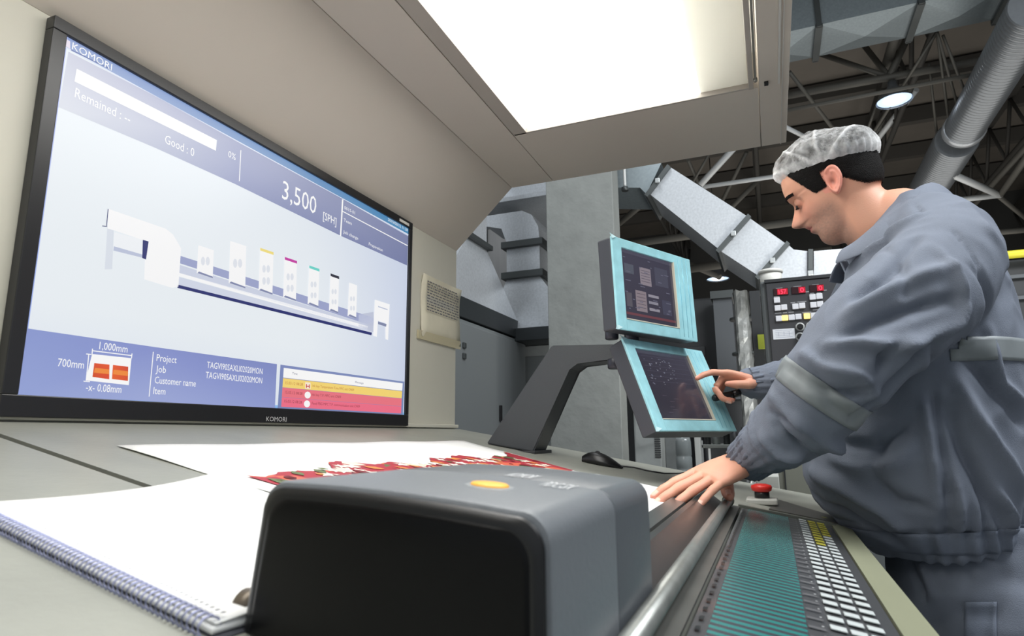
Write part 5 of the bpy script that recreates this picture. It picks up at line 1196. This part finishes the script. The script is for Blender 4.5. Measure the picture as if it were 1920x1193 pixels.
# local frame of the net: its rim is tilted back on the head
cf0, cu0, cf1, cu1 = .0915, .075, -.106, .024
ax = Vector((cf0-cf1, 0, cu0-cu1)); La = ax.length/2; ax.normalize(); upn = Vector((-ax.z, 0, ax.x)); cc = Vector(((cf0+cf1)/2, 0, (cu0+cu1)/2))
folds = [(-.15, .55), (.55, .35), (1.05, .5), (1.75, .35), (2.5, .6)]
NA, NR_ = 128, 40; rows = []; alph = []
for i in range(NR_+1):
    t = i/NR_; row = []; ar = []
    for k in range(NA):
        a = 2*math.pi*k/NA; ca, sa = math.cos(a), math.sin(a)
        # profile from the elastic rim outwards, up and over to the crown of the net
        R_ = cc+ax*(ca*La)+Vector((0, sa*.0815, 0)); A_ = Vector((-.012, 0, .154)); ch = A_-R_; cn = ch.normalized()
        out = (Vector((ca*1.0, sa*.9, 0))+Vector((0, 0, .25))); out = (out-cn*out.dot(cn)).normalized()
        bl = .034+.009*max(0, -ca)-.006*abs(sa)
        p = R_+ch*t+out*bl*math.sin(math.pi*min(1, t)**.55)
        # gathers near the rim, long folds converging above the ear, crinkles
        d = .0022*math.sin(a*34)*G2(t-.04, .10)+.004*noise.noise(Vector((p.x*28, p.y*28, p.z*28)))+.0025*noise.noise(Vector((p.x*70, p.y*70, p.z*70)))
        al_ = .20
        x_, y_ = p.x+.005, p.z-.035
        for sgn in (1,):
            for (an, st) in folds:
                dx, dy = x_*math.cos(an)+y_*math.sin(an), -x_*math.sin(an)+y_*math.cos(an)
                if dx > -.004:
                    w_ = .0028+.02*dx*.25; g0 = G2(dy, w_)*min(1, (dx+.004)/.01); d += .0042*g0*(1 if abs(p.y) > .03 else .4); al_ += .55*g0*st*1.5
        al_ += .38*G2(t-0, .09)+.10*noise.noise(Vector((p.x*40, p.y*40, p.z*40)))
        al_ += .25*min(1, max(0, (-.085-p.x)/.04))+.20*min(1, max(0, (p.x-.065)/.03))+.12*G2(t-.55, .2)*(1 if p.z > .06 else 0)
        n_ = (ax*ca*.8+Vector((0, sa, 0))+upn*(.2+t)).normalized(); p = p+n_*d
        row.append(H(*p)); ar.append(max(.0, min(1, al_)))
    rows.append(row); alph.append(ar)
V_ = []; F_ = []
for i in range(NR_):
    for k in range(NA): V_.append(rows[i][k])
V_.append(sum(rows[NR_-1], Vector((0, 0, 0)))/NA)
for i in range(NR_-1):
    for k in range(NA): F_.append((i*NA+k, i*NA+(k+1) % NA, (i+1)*NA+(k+1) % NA, (i+1)*NA+k))
for k in range(NA): F_.append(((NR_-1)*NA+k, (NR_-1)*NA+(k+1) % NA, NR_*NA))
me = bpy.data.meshes.new('hairnet'); me.from_pydata([v+Vector((0, 0, CZ))-man.location for v in V_], [], F_)
ca_ = me.color_attributes.new('Col', 'FLOAT_COLOR', 'POINT')
for i in range(NR_):
    for k in range(NA): x = alph[i][k]; ca_.data[i*NA+k].color = (x, x, x, 1)
ca_.data[NR_*NA].color = (.6, .6, .6, 1)
me.polygons.foreach_set('use_smooth', [True]*len(me.polygons)); me.materials.append(M_net)
net = bpy.data.objects.new('hairnet', me); COL.objects.link(net); net.parent = man; net['label'] = 'thin white crinkled hairnet'

# ---------------- jacket
YT_ = 1.43
M_cloth = mat('grey_workwear', (110, 117, 130), .82, var=.045, scale=14, bump=.22, bscale=700)
M_clothd = mat('grey_workwear_rib', (102, 110, 124), .82, var=.05, scale=30, bump=.22, bscale=700)
M_refl = mat('reflective_grey', (128, 134, 136), .55, .1, var=.04, scale=60)
jm = MB()
def torso_sec(xf, xb, y, hw, yb=None, e=2.05, Yc=YT_):
    pf, pb_ = at(xf, y, Y=Yc), at(xb, yb or y, Y=Yc); c = (pf+pb_)/2; a = (pb_-pf)/2; ring = []
    for k in range(40):
        t = 2*math.pi*k/40; cs, sn = math.cos(t), math.sin(t)
        ring.append(c+a*math.copysign(abs(cs)**(2/e), cs)+Vector((0, 1, 0))*hw*math.copysign(abs(sn)**(2/e), sn))
    return ring
secs = [(1672, 1745, 374, .060), (1660, 1766, 394, .085), (1640, 1793, 420, .13), (1618, 1818, 452, .175), (1600, 1840, 492, .20), (1578, 1876, 545, .22), (1558, 1898, 610, .232), (1535, 1916, 690, .238), (1514, 1926, 770, .24), (1503, 1924, 835, .24, 825), (1505, 1927, 890, .24, 872), (1525, 1926, 935, .235, 912), (1562, 1920, 975, .222, 950), (1598, 1914, 1002, .205, 975), (1628, 1908, 1020, .195, 992), (1640, 1904, 1032, .188, 1003)]
rows = [torso_sec(*s_) for s_ in secs]; jm.grid(rows, close=True); jm.poly(rows[0]); jm.poly(rows[-1])
SLV = [(1745, 440, 1.34), (1770, 482, 1.26), (1736, 538, 1.20), (1680, 588, 1.155), (1605, 652, 1.125), (1556, 716, 1.12), (1506, 776, 1.145), (1455, 822, 1.185), (1417, 850, 1.215), (1400, 864, 1.232)]
SLR = [.078, .088, .093, .092, .086, .079, .066, .053, .043, .036]
Lp = [at(x, y, Y=Y_) for x, y, Y_ in SLV]
PPL, RRL = limb(jm, Lp, [(r*.95, r) for r in SLR], 28, 4, ref=(0, 1, 0))
SRV = [(1690, 450, 1.56), (1672, 500, 1.62), (1620, 600, 1.70), (1560, 690, 1.76), (1500, 712, 1.74), (1452, 715, 1.715), (1425, 717, 1.707), (1409, 718, 1.702)]
SRR = [.075, .092, .088, .080, .060, .046, .038, .034]
Rp = [at(x, y, Y=Y_) for x, y, Y_ in SRV]
limb(jm, [at(1750, 474, Y=1.30), at(1738, 456, Y=1.44), at(1716, 474, Y=1.58)], [.072, .078, .075], 28, 4)
PPR, RRR = limb(jm, Rp, [(r, r) for r in SRR], 28, 4, ref=(0, 1, 0))
jb = fuse(jm.bm, .0055, 6, .5)
# folds: creases laid along polylines on the cloth, found by casting from the front-left of the man
bvh = BVHTree.FromBMesh(jb)
def hit(x, y):
    r_ = bvh.ray_cast(Vector((0, 0, 0)), ray(x, y).normalized()); return r_[0]
FOLDS = [  # (points, width mm, amplitude mm): positive is a ridge, negative a valley
 ([(1590, 520), (1640, 470), (1700, 425), (1735, 400)], 15, 7), ([(1600, 565), (1660, 520), (1720, 450)], 13, -7), ([(1575, 600), (1640, 560), (1720, 520), (1790, 500)], 16, 7),
 ([(1570, 640), (1640, 605), (1730, 575), (1800, 560)], 14, -8), ([(1545, 650), (1600, 640), (1660, 650), (1720, 640), (1790, 600)], 14, 9),
 ([(1650, 700), (1655, 660), (1690, 640)], 10, -9), ([(1500, 660), (1545, 690), (1610, 700), (1645, 745)], 15, 8), ([(1480, 690), (1540, 730), (1600, 740), (1640, 725)], 12, -8),
 ([(1450, 740), (1500, 790), (1560, 830), (1590, 820)], 13, 9), ([(1420, 760), (1450, 790), (1490, 830), (1530, 850)], 11, -11), ([(1400, 790), (1430, 815), (1470, 850), (1510, 850)], 10, 8), ([(1395, 770), (1440, 772), (1480, 790)], 9, -6),
 ([(1530, 690), (1560, 760), (1600, 790)], 12, -5), ([(1740, 640), (1700, 690), (1650, 745), (1600, 790)], 12, -9),
 ([(1660, 470), (1690, 500), (1700, 560)], 10, -4), ([(1760, 470), (1790, 520), (1800, 580), (1760, 640)], 12, 6), ([(1820, 500), (1850, 560), (1850, 640)], 14, -6),
 # torso
 ([(1745, 640), (1750, 740), (1765, 830), (1775, 930), (1780, 1010)], 8, -7), ([(1730, 660), (1735, 760), (1748, 850), (1760, 960)], 12, 5), ([(1790, 700), (1830, 790), (1880, 860), (1915, 930)], 18, 9), ([(1770, 760), (1810, 850), (1850, 930), (1880, 990)], 14, -9), ([(1800, 660), (1860, 720), (1915, 800)], 15, -8),
 ([(1850, 620), (1870, 720), (1915, 760)], 14, 7), ([(1520, 880), (1580, 910), (1650, 950), (1700, 1000)], 20, 9), ([(1520, 920), (1580, 960), (1640, 1000), (1690, 1020)], 14, -9), ([(1560, 860), (1620, 880), (1680, 870), (1720, 830)], 16, 7), ([(1570, 830), (1640, 840), (1700, 800)], 14, -7),
 ([(1640, 900), (1680, 940), (1740, 950)], 14, -6), ([(1790, 900), (1800, 960), (1805, 1000)], 9, 6), ([(1830, 900), (1850, 960), (1850, 1000)], 9, -6), ([(1870, 920), (1890, 960), (1895, 1000)], 9, 6),
 ([(1800, 380), (1850, 440), (1890, 530)], 14, 4), ([(1710, 372), (1722, 395), (1790, 440), (1830, 490), (1845, 530)], 4.5, -4.5), ([(1640, 760), (1650, 840), (1640, 900)], 16, -5),
 # right sleeve
 ([(1470, 690), (1450, 720), (1470, 745)], 6, -4), ([(1440, 690), (1436, 720), (1444, 748)], 5, 3)]
FL = []
for pts_, w, a in FOLDS:
    h_ = [hit(*p) for p in pts_]; h_ = [p for p in h_ if p is not None]; sm = []
    for i in range(len(h_)-1):
        if (h_[i]-h_[i+1]).length > .25: continue
        for k in range(20): sm.append(h_[i].lerp(h_[i+1], k/20))
    if len(h_) > 1: sm.append(h_[-1])
    for _ in range(12): sm = [sm[0]]+[(sm[i-1]+sm[i]*2+sm[i+1])/4 for i in range(1, len(sm)-1)]+[sm[-1]] if len(sm) > 2 else sm
    if len(sm) > 1: FL.append((np.array([tuple(p) for p in sm]), w*.68/1000, a*2.4/1000))
jb.verts.ensure_lookup_table(); co = np.array([tuple(v.co) for v in jb.verts]); no = np.array([tuple(v.normal) for v in jb.verts])
disp_ = np.zeros(len(co))
for seg, w, a in FL:
    idx = np.where(np.all((co > seg.min(0)-3*w) & (co < seg.max(0)+3*w), axis=1))[0]
    if not len(idx): continue
    dd = np.linalg.norm(co[idx][:, None, :]-seg[None], axis=2); j = dd.argmin(1); d = dd[np.arange(len(idx)), j]
    taper = np.sin(np.pi*np.clip((j+1)/(len(seg)+1), 0, 1))**.5; disp_[idx] += a*taper*np.exp(-(d/w)**2)
# gathers of the cuffs and of the right half of the hem, and broad soft crumples everywhere
def along(PP_):
    A = np.array([tuple(p) for p in PP_]); L = np.r_[0, np.cumsum(np.linalg.norm(np.diff(A, axis=0), axis=1))]; return A, L
AL, LL = along(PPL); AR, LR_ = along(PPR)
for i, v in enumerate(jb.verts):
    p = v.co; d = disp_[i]
    d += .007*noise.noise(Vector((p.x*9, p.y*9, p.z*9+4)))+.0035*(1-2*abs(noise.noise(Vector((p.x*16, p.y*16, p.z*16+2)))))
    for A, L, cw in ((AL, LL, .062), (AR, LR_, .07)):
        q = A[-1]
        if (p.x-q[0])**2+(p.y-q[1])**2+(p.z-q[2])**2 < .13**2:
            dd = np.linalg.norm(A-np.array(p), axis=1); j = int(dd.argmin()); s_ = L[-1]-L[j]
            if dd[j] < .09 and s_ < .12:
                t = Vector(A[-1]-A[-4]).normalized(); e = p-Vector(A[j]); a1_ = t.cross(Vector((0, 1, 0))).normalized(); b1 = a1_.cross(t)
                an = math.atan2(e.dot(b1), e.dot(a1_)); d += .0024*math.sin(an*26+4*math.sin(an*3))*(1 if s_ < cw else max(0, 1-(s_-cw)/.05))-.003*G2(s_-cw, .006)+(.004*G2(s_-cw-.018, .016))
    zc = at(1800, 1008, Y=1.2).z
    if p.z < zc+.07 and p.x > .20:
        an = math.atan2(p.y-YT_, p.x-.3); k_ = 1 if p.z < zc else max(0, 1-(p.z-zc)/.07)
        d += .0035*math.sin(an*52)*k_*min(1, (p.x-.20)/.03)
    d -= .004*G2(p.z-zc, .006)
    v.co = p+v.normal*d
jb.normal_update(); bmesh.ops.smooth_vert(jb, verts=jb.verts[:], factor=.3, use_axis_x=True, use_axis_y=True, use_axis_z=True)
jb.normal_update(); bvh = BVHTree.FromBMesh(jb)
jk = mbof(jb.copy()).build('jacket', M_cloth, man, recalc=False, smooth=True)
def band(axis_o, axis_d, s0, s1, n=120, rmax=.6, lift=.0022, rng=(0, 360), maxhit=.4):
    """ribbon lying on the cloth between two parallel planes"""
    axis_d = Vector(axis_d).normalized(); a = axis_d.cross(Vector((0, 1, 0) if abs(axis_d.y) < .9 else (1, 0, 0))).normalized(); b_ = axis_d.cross(a).normalized(); P = []
    for j in range(7):
        row = []
        for k in range(n+1):
            an = math.radians(rng[0]+(rng[1]-rng[0])*k/n); dr = a*math.cos(an)+b_*math.sin(an); O = Vector(axis_o)+axis_d*(s0+(s1-s0)*j/6)
            r_ = bvh.ray_cast(O+dr*maxhit, -dr, maxhit)
            row.append(r_[0]+dr*lift if r_[0] else None)
        P.append(row)
    return P
def bandobj(P, name, label=None, m=M_refl):
    mm = MB(); vs = {}
    for j in range(len(P)-1):
        for k in range(len(P[0])-1):
            q = [P[j][k], P[j][k+1], P[j+1][k+1], P[j+1][k]]
            if all(p is not None for p in q) and max((q[i]-q[(i+1) % 4]).length for i in range(4)) < .05: mm.poly(q)
    bmesh.ops.remove_doubles(mm.bm, verts=mm.bm.verts[:], dist=1e-5)
    o = mm.build(name, m, jk, smooth=True, label=label); md = o.modifiers.new('s', 'SOLIDIFY'); md.thickness = .0012; return o
sO = at(1515, 752, Y=1.14); sD = (at(1470, 790, Y=1.17)-at(1570, 690, Y=1.12)).normalized()
sD = (Vector(Lp[6])-Vector(Lp[4])).normalized(); sO = Vector(Lp[5])+sD*.022
bandobj(band(sO, sD, -.019, .019, maxhit=.135), 'reflective_stripe', 'pale grey reflective stripe round the left sleeve')
zO = at(1860, 655, Y=1.2); Pb = band(Vector((.31, YT_, zO.z+.002)), (0, 0, 1), -.019, .019, rng=(-360, 0), maxhit=.36); xm = at(1752, 650, Y=1.2).x
Pb = [[p if (p is not None and (p.x > xm or p.y > 1.55)) else None for p in row] for row in Pb]
bandobj(Pb, 'reflective_stripe', 'pale grey reflective stripe round the back of the jacket')
# elastic cuffs and gathered waistband, each a ribbed band of its own
def cuff(PP_, RR_, name, L0, nrib, amp, ref=(0, 1, 0)):
    A = [Vector(p) for p in PP_]; cum = [0]
    for i in range(1, len(A)): cum.append(cum[-1]+(A[i]-A[i-1]).length)
    T = cum[-1]; rows = []; t = (A[-1]-A[-4]).normalized(); a = t.cross(Vector(ref)).normalized(); b_ = a.cross(t)
    rl = [(r[0]+r[1])/2 for r in RR_]; NS = 14; rb = float(np.interp(T-L0, cum, rl))
    for j in range(NS+1):
        s_ = T-L0+(L0+.004)*j/NS; c = Vector([float(np.interp(min(s_, T), cum, [p[k] for p in A])) for k in range(3)])+t*max(0, s_-T)
        u = j/NS; R0 = (rl[-1]+.003)*u**.8+(rb*.93)*(1-u**.8); row = []
        if u < .45: R0 += .004*math.sin(u/.45*math.pi)
        for k in range(168):
            an = 2*math.pi*k/168; d = amp*math.sin(an*nrib+2.2*math.sin(an*2+j*.1)+.8*math.sin(an*5))*(.55+.45*math.sin(an*3+1))*(.35 if u < .08 else 1)+.0015*noise.noise(Vector((an*2, j*.3, 7)))
            if abs(u-.5) < .05: d -= .0012
            row.append(c+(a*math.cos(an)+b_*math.sin(an))*(R0+d))
        rows.append(row)
    last = rows[-1]; c = sum(last, Vector((0, 0, 0)))/len(last); rows.append([p.lerp(c, .12)-t*.006 for p in last]); rows.append([p.lerp(c, .14)-t*.03 for p in last])
    mm = MB(); mm.grid(rows, close=True); return mm.build(name, M_clothd, jk, smooth=True)
cuff(PPL, RRL, 'cuff', .062, 24, .0030); cuff(PPR, RRR, 'cuff', .055, 22, .0026)
zh_ = at(1800, 1018, Y=1.2).z
Pw = band(Vector((.30, YT_, zh_)), (-.10, 0, 1), -.020, .016, n=560, rng=(-360, 0), maxhit=.36, lift=.0)
cx_ = Vector((.30, YT_, zh_)); rows = []
for j, row in enumerate(Pw):
    out_ = []
    for k, p in enumerate(row):
        if p is None: out_.append(None); continue
        dr = Vector((p.x-cx_.x, p.y-cx_.y, 0)).normalized(); w_ = sst(.17, .25, p.x)
        out_.append(p+dr*(.0035+w_*.0034*math.sin(k*.36+1.6*math.sin(k*.045)+.06*j)+.002*math.sin(j/6*math.pi)))
    rows.append(out_)
bandobj(rows, 'waistband', None, M_clothd)
# collar
def ribbon(top, bot, n=8):
    rows = []
    for j in range(n+1): rows.append([Vector(a).lerp(Vector(b_), j/n) for a, b_ in zip(top, bot)])
    return rows
def cat(pts, sub=5):
    P = [Vector(p) for p in pts]; out = []
    for i in range(len(P)-1):
        p0, p1, p2, p3 = P[max(i-1, 0)], P[i], P[i+1], P[min(i+2, len(P)-1)]
        for k in range(sub):
            t = k/sub; out.append(p0*(-.5*t+t*t-.5*t**3)+p1*(1-2.5*t*t+1.5*t**3)+p2*(.5*t+2*t*t-1.5*t**3)+p3*(-.5*t*t+.5*t**3))
    out.append(P[-1]); return out
topn = [(1745, 343, 1.44), (1722, 350, 1.395), (1688, 378, 1.365), (1645, 418, 1.355), (1605, 452, 1.365), (1582, 468, 1.395)]
botn = [(1792, 372, 1.44), (1778, 388, 1.33), (1735, 402, 1.30), (1682, 428, 1.285), (1630, 470, 1.30), (1565, 496, 1.36)]
T1 = cat([at(x, y, Y=Y_) for x, y, Y_ in topn]); B1 = cat([at(x, y, Y=Y_) for x, y, Y_ in botn])
far = lambda P: [Vector((p.x, 2*1.44-p.y, p.z)) for p in P]
mid = [a.lerp(b_, .5)+Vector((.0, -.010, .012)) for a, b_ in zip(T1, B1)]
def rows3(A, M_, B_): return [[a*(1-t)**2+2*t*(1-t)*mm_+b_*t*t for a, mm_, b_ in zip(A, M_, B_)] for t in [i/8 for i in range(9)]]
cm = MB(); cm.grid(rows3(T1, mid, B1)); midf = [Vector((p.x, 2*1.44-p.y, p.z)) for p in mid]; cm.grid(rows3(far(T1), midf, far(B1)))
# stand of the collar inside
ST = [p+Vector((.014, .012, -.055)) for p in T1]; cm.grid(ribbon(T1, ST)); cm.grid(ribbon(far(T1), [Vector((p.x, 2*1.44-p.y, p.z)) for p in ST]))
bmesh.ops.remove_doubles(cm.bm, verts=cm.bm.verts[:], dist=.0006)
o = cm.build('collar', M_cloth, jk, smooth=True); md = o.modifiers.new('s', 'SOLIDIFY'); md.thickness = .0045; md.offset = 0; o.modifiers.new('b', 'SUBSURF').render_levels = 1

# ---------------- trousers
tm = MB()
hipL, hipR = 1.345, 1.525
limb(tm, [Vector((.345, YT_, -.16)), Vector((.335, YT_, -.24)), Vector((.325, YT_, -.33))], [(.150, .165), (.165, .185), (.17, .19)], 28, ref=(0, 1, 0)) if False else None
rows = []
for z, x0_, x1_, hw in ((-.15, .20, .47, .17), (-.20, .185, .475, .18), (-.26, .18, .47, .185), (-.33, .185, .455, .188), (-.40, .20, .44, .185)):
    rows.append([Vector(((x0_+x1_)/2+(x1_-x0_)/2*math.copysign(abs(math.cos(t))**.85, math.cos(t)), YT_+hw*math.copysign(abs(math.sin(t))**.85, math.sin(t)), z)) for t in [2*math.pi*k/36 for k in range(36)]])
tm.grid(rows, close=True); tm.poly(rows[0]); tm.poly(rows[-1])
for yy in (YT_-.095, YT_+.095):
    limb(tm, [(.325, yy, -.30), (.315, yy, -.42), (.30, yy, -.60), (.315, yy, -.80), (.335, yy, -.975)], [.115, .102, .085, .074, .070], 24, 4, ref=(0, 1, 0))
tb_ = fuse(tm.bm, .008, 6)
bv2 = BVHTree.FromBMesh(tb_)
def hit2(x, y): r_ = bv2.ray_cast(Vector((0, 0, 0)), ray(x, y).normalized()); return r_[0]
FT = []
for pts_, w, a in [([(1700, 1050), (1720, 1090), (1735, 1120)], 8, -8), ([(1730, 1060), (1745, 1100), (1750, 1110)], 8, 6), ([(1700, 1150), (1760, 1120), (1820, 1110)], 16, 8), ([(1740, 1180), (1800, 1150), (1860, 1150)], 12, -7), ([(1820, 1060), (1815, 1120), (1825, 1180)], 4, -4), ([(1880, 1080), (1860, 1140), (1840, 1190)], 12, -6)]:
    h_ = [hit2(*p) for p in pts_]; h_ = [p for p in h_ if p is not None]
    if len(h_) > 1:
        sm = [];
        for i in range(len(h_)-1):
            for k in range(6): sm.append(tuple(h_[i].lerp(h_[i+1], k/6)))
        FT.append((np.array(sm), w/1000, a/1000))
for v in tb_.verts:
    d = .006*noise.noise(v.co*8)+.003*noise.noise(v.co*20)
    for sgm, w, a in FT:
        dd = np.linalg.norm(sgm-np.array(v.co), axis=1).min()
        if dd < 3*w: d += a*math.exp(-(dd/w)**2)
    v.co = v.co+v.normal*d
tb_.normal_update(); trs = mbof(tb_.copy()).build('trousers', M_cloth, man, recalc=False, smooth=True); bv2 = BVHTree.FromBMesh(tb_)
# patch pocket on the thigh
def pocket(c):
    mm = MB(); P = []
    for j in range(9):
        row = []
        for i in range(9): h_ = hit2(c[0]+i*c[2]/8, c[1]+j*c[3]/8); row.append(h_)
        P.append(row)
    for j in range(8):
        for i in range(8):
            q = [P[j][i], P[j][i+1], P[j+1][i+1], P[j+1][i]]
            if all(x is not None for x in q) and max((q[k]-q[(k+1) % 4]).length for k in range(4)) < .04: mm.poly([x+Vector((0, -.003, 0)) for x in q])
    bmesh.ops.remove_doubles(mm.bm, verts=mm.bm.verts[:], dist=1e-5)
    o = mm.build('pocket', M_clothd, trs, smooth=True); md = o.modifiers.new('s', 'SOLIDIFY'); md.thickness = .003
pocket((1808, 1128, 60, 80))
# shoes
for yy in (YT_-.105, YT_+.105):
    sm_ = MB(); rows = []
    for x, w, h_ in ((.42, .030, .06), (.40, .038, .085), (.36, .040, .10), (.30, .042, .085), (.24, .047, .065), (.18, .046, .055), (.14, .034, .042)):
        rows.append([Vector((x, yy+w*math.copysign(abs(math.cos(t))**.7, math.cos(t)), -1.048+(h_/2+h_/2*math.copysign(abs(math.sin(t))**.7, math.sin(t))))) for t in [2*math.pi*k/20 for k in range(20)]])
    sm_.grid(rows, close=True); sm_.poly(rows[0]); sm_.poly(rows[-1]); sm_.build('shoe', M_black, man, smooth=True)
# marker held in the right hand
mk1, mk0 = at(1337, 747, Y=1.655), at(1386, 737, Y=1.69)
mk0 = mk1+(mk0-mk1).normalized()*.075
mk = thing('marker_pen', 'short black marker gripped in the curled fingers of the pointing hand', 'marker', (mk0+mk1)/2)
b = MB(); dv = (mk0-mk1).normalized(); b.lathe(mk1, dv, [(0, .0065), (.004, .0088), (.05, .0088), (.052, .0078)], 20); b.build('barrel', M_black, mk)
b = MB(); b.lathe(mk1+dv*.0525, dv, [(0, .0092), (.020, .0092), (.022, .006)], 20); b.build('pen_cap', mat('pen_cap_black', (30, 30, 32), .25), mk)
